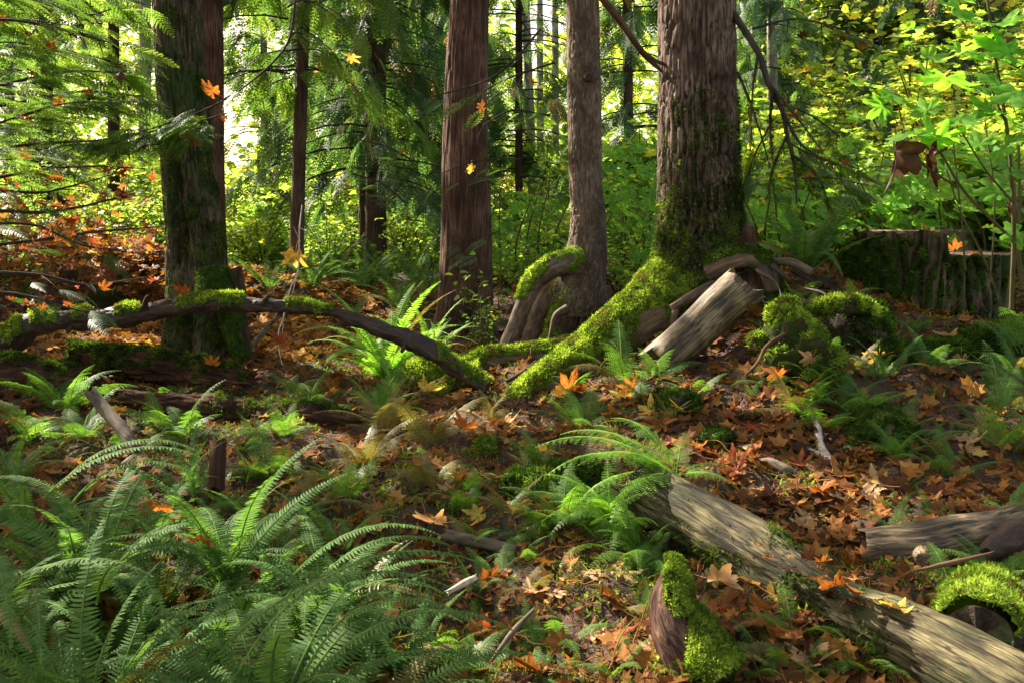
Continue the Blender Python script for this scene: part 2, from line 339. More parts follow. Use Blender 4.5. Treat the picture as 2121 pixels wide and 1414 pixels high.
def bark_mat(name, stops, k=30, stretch=.12, bump=.6, bdist=.01, rough=.85, spec=.2, moss=None, moss_at=.62, k2=4.0, spread=.15, lines=0.0, lk=70):
    m, t = new_mat(name); L = t.links.new
    at = N(t, "ShaderNodeAttribute", attribute_name="grain")
    mp = N(t, "ShaderNodeMapping"); mp.inputs['Scale'].default_value = (1, 1, stretch); L(at.outputs['Vector'], mp.inputs[0])
    n1 = N(t, "ShaderNodeTexNoise"); n1.inputs['Scale'].default_value = k; n1.inputs['Detail'].default_value = 6; n1.inputs['Roughness'].default_value = .65; n1.inputs['Distortion'].default_value = .6
    L(mp.outputs[0], n1.inputs['Vector'])
    n2 = N(t, "ShaderNodeTexNoise"); n2.inputs['Scale'].default_value = k2; n2.inputs['Detail'].default_value = 4; L(at.outputs['Vector'], n2.inputs['Vector'])
    ad = N(t, "ShaderNodeMath", operation='MULTIPLY_ADD'); ad.inputs[1].default_value = .6; L(n2.outputs['Fac'], ad.inputs[0])
    sc = N(t, "ShaderNodeMath", operation='MULTIPLY'); sc.inputs[1].default_value = .7; L(n1.outputs['Fac'], sc.inputs[0]); L(sc.outputs[0], ad.inputs[2])
    mr = N(t, "ShaderNodeMapRange"); mr.inputs[1].default_value = .65 - spread; mr.inputs[2].default_value = .65 + spread; L(ad.outputs[0], mr.inputs[0])
    r = ramp(t, stops); L(mr.outputs[0], r.inputs[0]); col = r.outputs[0]
    if moss:
        n3 = N(t, "ShaderNodeTexNoise"); n3.inputs['Scale'].default_value = 3.2; n3.inputs['Detail'].default_value = 7; n3.inputs['Roughness'].default_value = .7; L(at.outputs['Vector'], n3.inputs['Vector'])
        mm = N(t, "ShaderNodeMapRange"); mm.inputs[1].default_value = moss_at - .06; mm.inputs[2].default_value = moss_at + .06; L(n3.outputs['Fac'], mm.inputs[0])
        mc = N(t, "ShaderNodeMix", data_type='RGBA'); L(mm.outputs[0], mc.inputs['Factor']); L(col, mc.inputs['A']); mc.inputs['B'].default_value = (*moss, 1); col = mc.outputs['Result']
    if lines:   # weather checks and dirt filled cracks along the grain
        m5 = N(t, "ShaderNodeMapping"); m5.inputs['Scale'].default_value = (1, 1, .045); L(at.outputs['Vector'], m5.inputs[0])
        n5 = N(t, "ShaderNodeTexNoise"); n5.inputs['Scale'].default_value = lk; n5.inputs['Detail'].default_value = 1.5; n5.inputs['Distortion'].default_value = .3; L(m5.outputs[0], n5.inputs['Vector'])
        sb = N(t, "ShaderNodeMath", operation='SUBTRACT'); sb.inputs[1].default_value = .5; L(n5.outputs['Fac'], sb.inputs[0]); ab = N(t, "ShaderNodeMath", operation='ABSOLUTE'); L(sb.outputs[0], ab.inputs[0])
        m6 = N(t, "ShaderNodeMapRange"); m6.inputs[1].default_value = .012; m6.inputs[2].default_value = .045; m6.inputs[3].default_value = lines; m6.inputs[4].default_value = 0; L(ab.outputs[0], m6.inputs[0])
        mc5 = N(t, "ShaderNodeMix", data_type='RGBA'); L(m6.outputs[0], mc5.inputs['Factor']); L(col, mc5.inputs['A']); mc5.inputs['B'].default_value = (*stops[0][1], 1); col = mc5.outputs['Result']
    pb = N(t, "ShaderNodeBsdfPrincipled"); pb.inputs['Roughness'].default_value = rough; pb.inputs['Specular IOR Level'].default_value = spec
    L(col, pb.inputs['Base Color'])
    bu = N(t, "ShaderNodeBump"); bu.inputs['Strength'].default_value = bump; bu.inputs['Distance'].default_value = bdist; L(n1.outputs['Fac'], bu.inputs['Height']); L(bu.outputs[0], pb.inputs['Normal'])
    o = N(t, "ShaderNodeOutputMaterial"); L(pb.outputs[0], o.inputs[0]); return m

G = lambda *c: c
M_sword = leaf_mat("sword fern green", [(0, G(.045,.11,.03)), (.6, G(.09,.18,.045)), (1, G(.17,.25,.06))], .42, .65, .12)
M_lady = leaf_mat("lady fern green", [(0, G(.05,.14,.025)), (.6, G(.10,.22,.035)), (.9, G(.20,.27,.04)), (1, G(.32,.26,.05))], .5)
M_bright = leaf_mat("sunlit fern green", [(0, G(.10,.24,.035)), (.6, G(.19,.36,.05)), (1, G(.34,.45,.08))], .5)  # lighter copy of the fern green, with sunlight put into the colour
M_brown_fern = leaf_mat("faded fern brown", [(0, G(.10,.12,.03)), (.5, G(.17,.15,.04)), (1, G(.25,.17,.06))], .35)
M_stem = bark_mat("green brown stem", [(0, G(.05,.05,.02)), (1, G(.14,.11,.04))], 60)
M_twig = bark_mat("dark twig bark", [(0, G(.018,.013,.01)), (1, G(.09,.065,.05))], 50)
M_rtwig = bark_mat("reddish branch bark", [(0, G(.05,.022,.013)), (1, G(.20,.10,.06))], 50)
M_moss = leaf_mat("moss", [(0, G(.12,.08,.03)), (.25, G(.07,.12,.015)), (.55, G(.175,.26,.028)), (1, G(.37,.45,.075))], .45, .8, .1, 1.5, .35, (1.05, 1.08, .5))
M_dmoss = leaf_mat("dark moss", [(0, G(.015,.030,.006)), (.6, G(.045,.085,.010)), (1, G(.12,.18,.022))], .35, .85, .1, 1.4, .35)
M_fir = bark_mat("fir bark", [(0, G(.03,.016,.010)), (.5, G(.105,.062,.040)), (1, G(.27,.19,.135))], 60, .14, .9, .012, .8, .3, lines=.8, lk=45)
M_hem = bark_mat("hemlock bark", [(0, G(.05,.03,.02)), (.5, G(.135,.088,.058)), (1, G(.27,.195,.14))], 44, .35, .8, .008, .8, .3, lines=.6, lk=60)
M_cedar = bark_mat("cedar bark", [(0, G(.03,.012,.008)), (.5, G(.095,.046,.028)), (1, G(.22,.12,.08))], 95, .03, .8, .006, .8, .25, lines=.8, lk=60)
M_maple = bark_mat("maple bark", [(0, G(.018,.012,.007)), (.5, G(.065,.044,.025)), (1, G(.20,.14,.085))], 55, .12, .9, .010, .85, .2, moss=G(.035,.055,.010), moss_at=.53, lines=.8, lk=50)
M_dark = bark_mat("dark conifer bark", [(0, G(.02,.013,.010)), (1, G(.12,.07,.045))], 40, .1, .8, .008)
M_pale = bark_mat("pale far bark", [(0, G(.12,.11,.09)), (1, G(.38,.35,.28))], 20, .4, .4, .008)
M_limb = bark_mat("dark limb bark", [(0, G(.014,.009,.007)), (1, G(.085,.042,.028))], 34, .15, .9, .008, .6, .4, lines=.8, lk=90)  # very dark brown tones on noise, fairly smooth finish
M_root = bark_mat("root bark", [(0, G(.03,.02,.014)), (.5, G(.12,.075,.05)), (1, G(.26,.18,.13))], 34, .15, .9, .008, .75, .3, moss=G(.06,.09,.012), moss_at=.57)
M_wood = bark_mat("barkless weathered log", [(0, G(.010,.008,.005)), (.25, G(.030,.023,.012)), (.45, G(.072,.056,.027)), (.7, G(.135,.11,.05)), (1, G(.23,.19,.095))], 42, .13, 1, .012, .75, .2, moss=G(.045,.055,.015), moss_at=.54, k2=5, spread=.16, lines=.9, lk=60)
M_wood2 = bark_mat("pale leaning log wood", [(0, G(.018,.012,.007)), (.3, G(.08,.052,.028)), (.6, G(.19,.13,.066)), (1, G(.34,.25,.13))], 46, .12, .8, .006, .6, .35, k2=6, lines=.85, lk=75)
M_end = bark_mat("cut end grain", [(0, G(.06,.035,.02)), (1, G(.28,.18,.09))], 22, 1, .8, .006)
M_stump = bark_mat("stump bark", [(0, G(.012,.008,.006)), (.5, G(.055,.034,.021)), (1, G(.21,.13,.075))], 40, .08, 1, .012, .8, .25, moss=G(.03,.05,.01), moss_at=.50)
M_stop = bark_mat("stump top wood", [(0, G(.03,.018,.012)), (.6, G(.11,.065,.045)), (1, G(.30,.22,.17))], 18, .5, .8, .01)
M_rot = bark_mat("rotten red wood", [(0, G(.018,.009,.006)), (.6, G(.065,.030,.018)), (1, G(.16,.08,.04))], 26, .1, 1, .012, .9, .1)
M_stick = bark_mat("grey stick", [(0, G(.035,.025,.018)), (1, G(.22,.17,.12))], 40, .2, .5, .004)
M_birch = bark_mat("pale stick", [(0, G(.30,.22,.16)), (1, G(.75,.66,.56))], 30, 1, .4, .004)
M_soil = bark_mat("dark root soil", [(0, G(.012,.008,.006)), (.6, G(.05,.028,.018)), (1, G(.12,.07,.045))], 40, 1, 1, .02, .95, .1, moss=G(.03,.045,.01), moss_at=.52)
M_curl = bark_mat("smooth curved wood", [(0, G(.03,.016,.012)), (.5, G(.12,.065,.045)), (1, G(.24,.14,.09))], 44, .25, 1, .010, .85, .15, lines=.8, lk=80)
def litter(name, a, b, c, tr=.3, spec=.15):
    return leaf_mat(name, [(0, a), (.5, b), (1, c)], tr, .5, spec, 1.4, .3, (1.2, .95, .6))
FALL = {
 'rust brown': litter("rust leaf", G(.19,.065,.016), G(.29,.11,.025), G(.40,.18,.045)),
 'orange': litter("orange leaf", G(.28,.09,.022), G(.38,.15,.035), G(.48,.24,.06), .4),
 'tan': litter("tan leaf", G(.36,.22,.11), G(.48,.31,.16), G(.60,.42,.24)),
 'yellow': litter("yellow leaf", G(.55,.38,.06), G(.65,.47,.10), G(.75,.58,.20), .45),
 'dark brown': litter("dark brown leaf", G(.045,.022,.014), G(.08,.036,.02), G(.13,.06,.032)),
 'red': litter("red leaf", G(.22,.045,.02), G(.31,.075,.028), G(.38,.13,.045), .35)}
M_lit = leaf_mat("litter fragments", [(0, G(.05,.02,.012)), (.35, G(.15,.055,.016)), (.7, G(.30,.135,.035)), (.9, G(.42,.22,.06)), (1, G(.52,.36,.11))], .2, .75, .1)
M_cedleaf = leaf_mat("cedar foliage", [(0, G(.03,.07,.03)), (.6, G(.075,.145,.055)), (.93, G(.15,.23,.075)), (1, G(.34,.17,.06))], .5, tmul=2.0)
M_cedpale = leaf_mat("pale cedar foliage", [(0, G(.05,.10,.05)), (.7, G(.10,.19,.08)), (.93, G(.16,.26,.09)), (1, G(.40,.20,.08))], .45)
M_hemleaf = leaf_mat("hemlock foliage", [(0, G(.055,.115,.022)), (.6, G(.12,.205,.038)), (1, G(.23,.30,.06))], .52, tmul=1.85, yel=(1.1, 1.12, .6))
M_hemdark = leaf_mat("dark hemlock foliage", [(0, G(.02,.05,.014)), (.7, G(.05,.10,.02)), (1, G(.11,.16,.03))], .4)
M_shrub = leaf_mat("shrub leaves", [(0, G(.085,.16,.035)), (.6, G(.175,.275,.055)), (.92, G(.30,.37,.07)), (1, G(.45,.40,.06))], .58, tmul=2.1)
M_yshrub = leaf_mat("vine maple leaves", [(0, G(.10,.20,.03)), (.5, G(.20,.30,.045)), (.8, G(.42,.42,.08)), (.95, G(.55,.46,.12)), (1, G(.50,.20,.05))], .55, tmul=1.8)
M_bigleaf = leaf_mat("green maple leaves", [(0, G(.10,.25,.03)), (.6, G(.18,.37,.04)), (.93, G(.30,.46,.06)), (1, G(.55,.48,.08))], .6, .6, .2, 1.9)
M_far = leaf_mat("far wood leaves", [(0, G(.09,.16,.04)), (.5, G(.18,.27,.055)), (.85, G(.30,.38,.08)), (1, G(.38,.32,.05))], .6, tmul=2.3)
M_canopy = leaf_mat("canopy leaves", [(0, G(.05,.12,.02)), (1, G(.14,.20,.03))], .25)
M_redbrush = leaf_mat("rusty brush leaves", [(0, G(.09,.03,.014)), (.45, G(.20,.07,.025)), (.8, G(.36,.16,.05)), (.9, G(.2,.24,.05)), (1, G(.45,.34,.10))], .45)

def ground_mat():
    m, t = new_mat("forest soil"); L = t.links.new
    ge = N(t, "ShaderNodeNewGeometry")
    n1 = N(t, "ShaderNodeTexNoise"); n1.inputs['Scale'].default_value = 3; n1.inputs['Detail'].default_value = 8; n1.inputs['Roughness'].default_value = .7; L(ge.outputs['Position'], n1.inputs['Vector'])
    n2 = N(t, "ShaderNodeTexNoise"); n2.inputs['Scale'].default_value = 45; n2.inputs['Detail'].default_value = 6; n2.inputs['Distortion'].default_value = 1.5; L(ge.outputs['Position'], n2.inputs['Vector'])
    r = ramp(t, [(.25, G(.018,.009,.006)), (.5, G(.065,.028,.016)), (.75, G(.14,.062,.032))]); L(n2.outputs['Fac'], r.inputs[0])
    mm = N(t, "ShaderNodeMapRange"); mm.inputs[1].default_value = .5; mm.inputs[2].default_value = .62; L(n1.outputs['Fac'], mm.inputs[0])
    mc = N(t, "ShaderNodeMix", data_type='RGBA'); L(mm.outputs[0], mc.inputs['Factor']); L(r.outputs[0], mc.inputs['A']); mc.inputs['B'].default_value = (.03, .04, .012, 1)
    pb = N(t, "ShaderNodeBsdfPrincipled"); pb.inputs['Roughness'].default_value = .9; L(mc.outputs['Result'], pb.inputs['Base Color'])
    bu = N(t, "ShaderNodeBump"); bu.inputs['Strength'].default_value = .9; bu.inputs['Distance'].default_value = .02; L(n2.outputs['Fac'], bu.inputs['Height']); L(bu.outputs[0], pb.inputs['Normal'])
    o = N(t, "ShaderNodeOutputMaterial"); L(pb.outputs[0], o.inputs[0]); return m
M_ground = ground_mat()

# ------------------------------------------------------------------ the ground
def build_ground():
    ys = np.concatenate([np.linspace(-6, 1, 12), np.linspace(1.1, 9, 330), np.linspace(9.1, 20, 130), np.linspace(20.6, 60, 50)])
    xs = np.concatenate([np.linspace(-50, -7.2, 44), np.linspace(-7, 7, 480), np.linspace(7.2, 50, 44)])
    X, Y = np.meshgrid(xs, ys, indexing='ij'); Z = ground_h(X, Y)
    n, m = X.shape; i = np.arange(n - 1)[:, None]; j = np.arange(m - 1)[None]
    F = np.stack([i * m + j, (i + 1) * m + j, (i + 1) * m + j + 1, i * m + j + 1], 2).reshape(-1, 4)
    mb = MB(); mb.add(np.stack([X, Y, Z], 2), F, .5, smooth=True)
    o = link("ground", mb.mesh("ground", M_ground)); tag(o, "brown forest floor of soil and needles", "ground", kind="structure")
build_ground()

# ------------------------------------------------------------------ moss on a surface
BT = np.array([[0, -.5, 0], [0, .5, 0], [.6, .32, .12], [1, 0, .0], [.6, -.32, .12]]) # little curled blade along X
BF3 = np.array([[0, 1, 2], [0, 2, 4], [4, 2, 3]])
def moss(parent, V, F, mask, mat, n=9000, thick=.018, ln=.022, name="moss", wid=.3, lumps=16, seed=3):
    V = V.reshape(-1, 3); q = V[F]; fn = np.cross(q[:, 1] - q[:, 0], q[:, 3] - q[:, 0]); ar = np.linalg.norm(fn, axis=1); fn = fn / np.maximum(ar, 1e-12)[:, None]
    # orient outward is assumed from the tube winding; check by centroid later
    ctr = q.mean(1)
    vnm = np.zeros_like(V)
    for c in range(4): np.add.at(vnm, F[:, c], fn * ar[:, None])
    vnm /= np.maximum(np.linalg.norm(vnm, axis=1, keepdims=True), 1e-9)
    mk = mask(ctr, fn)
    sel = np.nonzero(mk > 0)[0]
    if len(sel) == 0: return None
    vm = np.zeros(len(V)); vc = np.zeros(len(V))
    for c in range(4): np.add.at(vm, F[:, c], (mk > 0)); np.add.at(vc, F[:, c], 1)
    edge = np.clip(vm / np.maximum(vc, 1), 0, 1)
    off = np.where(edge > .99, 1, -.15) * thick * (.35 + 1.3 * fbm(V * lumps, seed, 3))
    V2 = V + vnm * off[:, None]
    mb = MB(); used = np.unique(F[sel]); rm = np.full(len(V), -1); rm[used] = np.arange(len(used))
    if thick > .01: mb.add(V2[used], rm[F[sel]], .35 + .3 * fbm(V2[used] * 30, 5, 2), mat=0, smooth=True)
    pr = ar[sel] * np.clip(mk[sel], 0, 1); k = RNG.choice(sel, n, p=pr / pr.sum())
    a, b = RNG.random(n)[:, None], RNG.random(n)[:, None]
    Q = V2[F[k]]; pos = (Q[:, 0] * (1 - a) + Q[:, 1] * a) * (1 - b) + (Q[:, 3] * (1 - a) + Q[:, 2] * a) * b
    d = fn[k] * RNG.uniform(.3, 1.1, (n, 1)) + rnd_dirs(n) * .75 + np.array([0, 0, -.15])
    T = BT * [1, wid, 1]
    cl = fbm(pos * 14, seed + 8, 3)
    stamp(mb, T, BF3, pos, frames(d, roll=RNG.uniform(0, 6, n)), ln * RNG.uniform(.5, 1.3, n) * (.6 + .9 * cl), np.clip(cl * 2.2 - .6 + RNG.normal(0, .16, n), 0, 1))
    o_ = part(name, mb, mat, parent)
    if o_.name == 'moss.015': print('M15', parent.name, n)
    return o_
def up_mask(thr=.2, k=5, amp=.8, bias=(0, 0, 1), seed=2):
    b = np.array(bias, float); b /= np.linalg.norm(b)
    def f(c, n): return np.clip((n @ b - thr + amp * (fbm(c * k, seed, 3) - .5) * 2) * 4, 0, 1)
    return f

# ================================================================== MAIN TREES
def tree_thing(name, label, base, group=None, cat="tree"):
    e = empty(name, tuple(base)); tag(e, label, cat, group); return e

# --- big mossy fir
L = [(1443,-1400,6.4,120),(1443,-500,6.4,146),(1443,-50,6.4,158),(1444,250,6.4,162),(1446,400,6.4,172),(1450,470,6.4,182),(1458,530,6.4,212),(1468,580,6.4,260),(1478,640,6.4,310),(1480,690,6.4,330)]
pts, rad = pathP(L)
fir = tree_thing("fir_tree", "big furrowed fir trunk with moss over its lower half and roots", P(1470, 640, 6.4))
mb = MB(); V, F = tube(mb, pts, rad, 520, 230, furrow(22, .13, .030, 1), caps=False)
tr = part("trunk", mb, M_fir, fir)
def firmask(c, n):
    px, py = to_px(c); nz = fbm(c * 5, 4, 4); hgt = np.clip((py - 250) / 260, -1, 1.2)
    right = n @ np.array([.75, -.6, 0])
    return np.clip((hgt * .95 + right * .7 + (nz - .5) * 2.2 - .28 + .8 * (py > 480)) * 1.8, 0, 1) * (py > 180) * (py < 700)
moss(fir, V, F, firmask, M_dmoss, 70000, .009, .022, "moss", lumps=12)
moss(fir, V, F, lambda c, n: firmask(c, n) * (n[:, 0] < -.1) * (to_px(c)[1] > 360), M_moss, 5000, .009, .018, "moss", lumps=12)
def root(l, label=None, n=70, seg=40, mat=M_root, dis=None, parent=fir, name="root", mossn=0, mossmat=M_moss, mk=None, thick=.013, ln=.020, caps=True):
    p_, r_ = pathP(l); mb = MB(); V, F = tube(mb, p_, r_, n, seg, dis or lumpy(7, .022, .4, len(l)), caps=caps)
    o = part(name, mb, mat, parent)
    if mossn:
        ms = moss_under(o, V, F, mk or up_mask(), mossmat, mossn, thick, ln)
    return o
def moss_under(o, V, F, mk, mat, n, thick=.02, ln=.024, **k):
    return moss(o, V, F, mk, mat, n, thick, ln, "moss", **k)
root([(1490,590,6.35,190),(1420,620,6.25,140),(1340,650,6.1,108),(1260,705,6.0,96),(1190,755,5.9,84),(1120,800,5.8,66),(1060,835,5.72,44)], n=130, seg=64, mossn=34000, mk=up_mask(.08, 6, 1.0, (-.45, -.1, .85)), thick=.014, ln=.020)
root([(1350,660,6.3,60),(1270,700,6.5,58),(1180,728,6.6,52),(1090,742,6.55,52),(1000,752,6.5,56),(955,790,6.4,48),(900,815,6.3,30)], mossn=13000, mk=up_mask(.25, 5, .9, (-.5, 0, .8)))
root([(985,775,6.6,50),(920,768,6.5,66),(865,785,6.4,70),(830,815,6.35,50),(815,840,6.3,30)], mossn=12000, mk=up_mask(-.3))
root([(1000,770,6.2,40),(950,790,6.2,40),(915,815,6.15,36),(890,835,6.1,22)], mossn=5000, mk=up_mask(-.2))
root([(1520,620,6.3,120),(1560,640,6.2,100),(1600,690,6.0,70),(1620,740,5.8,40)], mossn=0)
root([(1475,560,6.1,60),(1520,540,6.0,42),(1560,535,5.95,34),(1590,560,5.9,28),(1600,600,5.9,20)], n=40, seg=20, mossn=2000, mk=up_mask(.3), mossmat=M_dmoss)
root([(1500,560,6.2,90),(1530,500,6.25,50),(1545,470,6.3,30)], n=30, seg=20, mossn=0)
root([(1390,640,5.9,14),(1450,605,5.95,16),(1480,590,6.0,12)], n=30, seg=10)
root([(1400,640,5.9,16),(1395,670,5.9,14),(1410,700,5.85,10)], n=20, seg=10)
root([(1540,640,6.0,60),(1545,590,6.05,70),(1540,530,6.15,60),(1545,480,6.25,40)], n=40, seg=30, mat=M_rot, name="root")
root([(1590,540,5.9,10),(1640,545,5.85,12),(1680,565,5.8,9)], n=24, seg=8, name="root")
# bark flare and dark underside of the root crown
root([(1380,560,6.35,70),(1360,600,6.25,90),(1330,640,6.1,90)], mossn=6000, mk=up_mask(-.2, 5, .7, (-.6, -.3, .6)))
# drooping dead limb with hanging lichen on the fir's right
def limb(parent, l, mat=M_twig, n=30, seg=8, name="branch", caps=False):
    p_, r_ = pathP(l); mb = MB(); tube(mb, p_, r_, n, seg, lumpy(20, .006, .3, 3), caps=caps); return part(name, mb, mat, parent)
mb = MB()
dl = [[(1520,30,6.3,15),(1570,110,6.1,13),(1590,170,6.05,12),(1620,230,6.0,11),(1630,280,6.0,9),(1645,340,5.95,9),(1650,420,5.9,4)],
      [(1590,170,6.05,7),(1640,230,5.9,5),(1700,310,5.7,3),(1740,370,5.6,2)],[(1620,230,6.0,7),(1660,300,5.9,5),(1730,340,5.7,3),(1790,360,5.5,2)],
      [(1570,110,6.1,5),(1560,180,6.0,4),(1555,260,5.9,3),(1560,340,5.9,2)],[(1600,190,6.0,5),(1595,260,6.0,4),(1600,330,5.9,2)],
      [(1640,320,5.95,5),(1690,360,5.8,4),(1715,420,5.7,3),(1725,440,5.7,2)],[(1630,280,6.0,4),(1600,350,5.9,3),(1590,410,5.85,2)],
      [(1528,150,6.2,5),(1560,230,6.1,4),(1590,330,6.0,3),(1610,430,5.95,2)]]
for l in dl:
    p_, r_ = pathP(l); tube(mb, p_, r_, 24, 7, lumpy(20, .004, .3, 3), caps=False)
nb = []
for l in dl:
    p_, r_ = pathP(l); q, _, _ = resample(p_, r_, 40); nb.append(q)
nb = np.vstack(nb); nb = nb[RNG.integers(0, len(nb), 1500)] + RNG.normal(0, .008, (1500, 3))
part("dead_limb", mb, M_twig, fir)
mb = MB(); d = rnd_dirs(1500) * .35 + [0, 0, -1.0]
stamp(mb, BT * [1, .16, 1], BF3, nb, frames(d, up=np.tile([1.0, 0, 0], (1500, 1))), RNG.uniform(.015, .07, 1500)); part("hanging_lichen", mb, M_dmoss, fir)
limb(fir, [(1240,-10,6.0,14),(1285,45,6.1,15),(1320,95,6.2,13),(1345,125,6.3,10),(1385,160,6.35,8)], M_rtwig, name="branch")
limb(fir, [(1330,105,6.2,7),(1355,125,6.25,6),(1380,135,6.3,5)], M_rtwig, 12, name="branch")

# --- hemlock on stilt roots
hem = tree_thing("hemlock_tree", "straight scaly brown trunk standing on arched stilt roots, lit down one edge", P(1205, 700, 7.5))
pts, rad = pathP([(1206,-1500,7.5,40),(1206,-400,7.5,60),(1207,0,7.5,68),(1210,200,7.5,70),(1213,380,7.5,70),(1218,450,7.5,74),(1217,500,7.5,80),(1210,545,7.5,96),(1199,585,7.5,116),(1192,620,7.5,130),(1190,650,7.5,132)])
mb = MB(); V, F = tube(mb, pts, rad, 420, 130, furrow(26, .5, .011, 21), caps=False); part("trunk", mb, M_hem, hem)
moss_under(hem, V, F, lambda c, n: np.clip((n @ np.array([-.8, -.3, .2]) - .35 + (to_px(c)[1] - 560) / 160 + (fbm(c * 8, 2, 3) - .5)) * 3, 0, 1) * (to_px(c)[1] > 470), M_moss, 1800, .008, .014)
kn = [(1216,158,7.42,30),(1219,160,7.36,20),(1221,160,7.33,10)]
root(kn, parent=hem, name="knot", n=10, seg=16, mat=M_dark)
hr = dict(parent=hem, mat=M_hem)
root([(1190,600,7.45,72),(1170,650,7.4,66),(1158,690,7.35,62),(1150,735,7.3,66)], mossn=1600, mk=up_mask(.4, 8, 1.2, (-1, -.2, .3)), **hr)
root([(1228,600,7.5,74),(1240,650,7.5,62),(1246,700,7.5,62),(1250,740,7.5,70)], **hr)
root([(1200,545,7.4,60),(1165,548,7.35,46),(1130,562,7.25,42),(1102,590,7.2,38),(1085,630,7.15,34),(1065,680,7.1,30),(1040,735,7.05,26)], mossn=1500, mk=lambda c, n: up_mask(.35, 7, 1.2, (-.4, -.1, .9))(c, n) * (to_px(c)[1] < 620), **hr)
root([(1165,590,7.5,36),(1140,600,7.5,40),(1120,640,7.45,36),(1100,700,7.4,34),(1085,740,7.4,30)], **hr)
root([(1150,610,7.6,36),(1130,660,7.6,30),(1115,740,7.6,26)], **hr)
root([(1175,640,7.2,14),(1150,655,7.15,12),(1140,690,7.1,11),(1132,735,7.1,10)], n=30, seg=10, mossn=0, **hr)

# --- red cedar with two fused stems
ced = tree_thing("cedar_tree", "thick reddish cedar trunk with fibrous bark, two stems fused at the base", P(960, 700, 8.5))
pts, rad = pathP([(974,-1400,8.5,50),(973,-400,8.5,72),(972,0,8.5,80),(966,150,8.5,88),(962,350,8.5,94),(958,520,8.5,92),(952,640,8.5,96),(946,700,8.5,112),(944,740,8.5,130)])
mb = MB(); tube(mb, pts, rad, 260, 150, furrow(24, .035, .014, 31), caps=False); part("trunk", mb, M_cedar, ced)
pts, rad = pathP([(988,300,8.62,40),(988,400,8.6,56),(988,520,8.55,62),(988,640,8.5,70),(990,700,8.45,86),(990,740,8.4,110)])
mb = MB(); tube(mb, pts, rad, 120, 90, furrow(24, .035, .014, 37), caps=False); part("second_stem", mb, M_cedar, ced)

# --- big leaf maple at the left
map_ = tree_thing("maple_tree", "broad mossy maple trunk leaning over the long fallen limb", P(425, 700, 7.6))
pts, rad = pathP([(322,-1300,7.7,76),(350,-500,7.5,94),(362,-100,7.4,100),(367,0,7.4,101),(375,150,7.4,100),(384,235,7.4,100),(389,300,7.4,103),(400,400,7.4,110),(409,480,7.4,116),(416,560,7.4,124),(422,640,7.4,136),(424,700,7.4,152),(424,760,7.4,170)])
def mapd(g, a, s):
    base = furrow(24, .13, .020, 41)(g, a, s)
    k = np.clip((s / s[-1] - .62) / .3, 0, 1)[:, None]
    return base - .07 * k * np.exp(-((np.mod(a - 5.0 + np.pi, 2 * np.pi) - np.pi) / .22) ** 2)[None] + .03 * k * np.cos(a * 3 + 1)[None]
mb = MB(); V, F = tube(mb, pts, rad, 460, 170, mapd, caps=False); part("trunk", mb, M_maple, map_)
def mapm(c, n):
    px, py = to_px(c); nz = fbm(c * 4.5, 14, 4); hg = np.clip((py - 120) / 400, -.2, 1)
    return np.clip((n @ np.array([.55, -.4, 0]) * .5 + hg * .55 + (nz - .5) * 2.8 - .52) * 1.6, 0, 1) * (py > -60)
moss(map_, V, F, mapm, M_dmoss, 42000, .003, .015, "moss", lumps=12)
rm = dict(parent=map_, mat=M_maple)
root([(455,600,7.30,60),(475,650,7.20,50),(492,700,7.10,42),(508,745,7.00,40),(520,790,6.90,34)], n=60, seg=30, dis=furrow(17,.12,.02,5), mossn=2500, mossmat=M_dmoss, mk=up_mask(.1, 6, 1.1, (-.3, -.6, .5)), **rm)
root([(470,560,7.40,60),(490,620,7.40,40),(503,680,7.35,24),(512,740,7.30,22)], n=50, seg=20, **rm)
root([(440,560,7.10,50),(445,600,7.05,66),(450,640,7.05,50)], n=24, seg=24, mossn=1800, mossmat=M_dmoss, mk=up_mask(-.2), **rm)

# ------------------------------------------------------------------ other trunks seen between: (px top, px base, py base, width, Y, mat, label, kind)
def needle_spray(n_side=12, ln=1.0, wid=.42, droop=.25, k=5):
    """flat conifer spray along X, length 1"""
    v, f = [], []
    def quad(a, b, w0, w1, z=0):
        a, b = np.array(a, float), np.array(b, float); d = b - a; d = d / np.linalg.norm(d); p_ = np.array([-d[1], d[0], 0])
        i = len(v); v.extend([a - p_ * w0, a + p_ * w0, b + p_ * w1, b - p_ * w1]); f.append([i, i+1, i+2, i+3])
    quad([0,0,0],[1,0,-droop],.008,.004)
    for i in range(n_side):
        x = (i + .8) / (n_side + .5); l = wid * (1 - x) ** .7 * (.5 + .5 * min(1, x * 5)) * random.uniform(.8, 1.1); z0 = -droop * x * x
        for sd in (-1, 1):
            ang = random.uniform(.75, 1.0)
            dx, dy = math.cos(ang), sd * math.sin(ang)
            for q in range(k):
                t0, t1 = q / k, (q + .82) / k
                a = np.array([x + dx * l * t0, dy * l * t0, z0 - .25 * l * t0 * t0]); b = np.array([x + dx * l * t1, dy * l * t1, z0 - .25 * l * t1 * t1])
                ww = .030 * (1 - .5 * t0)
                quad(a, b, ww * .7, ww)
    return np.array(v), np.array(f)
SPR_HEM = needle_spray(13, wid=.40, k=5)
SPR_LOW = needle_spray(7, wid=.42, k=2)
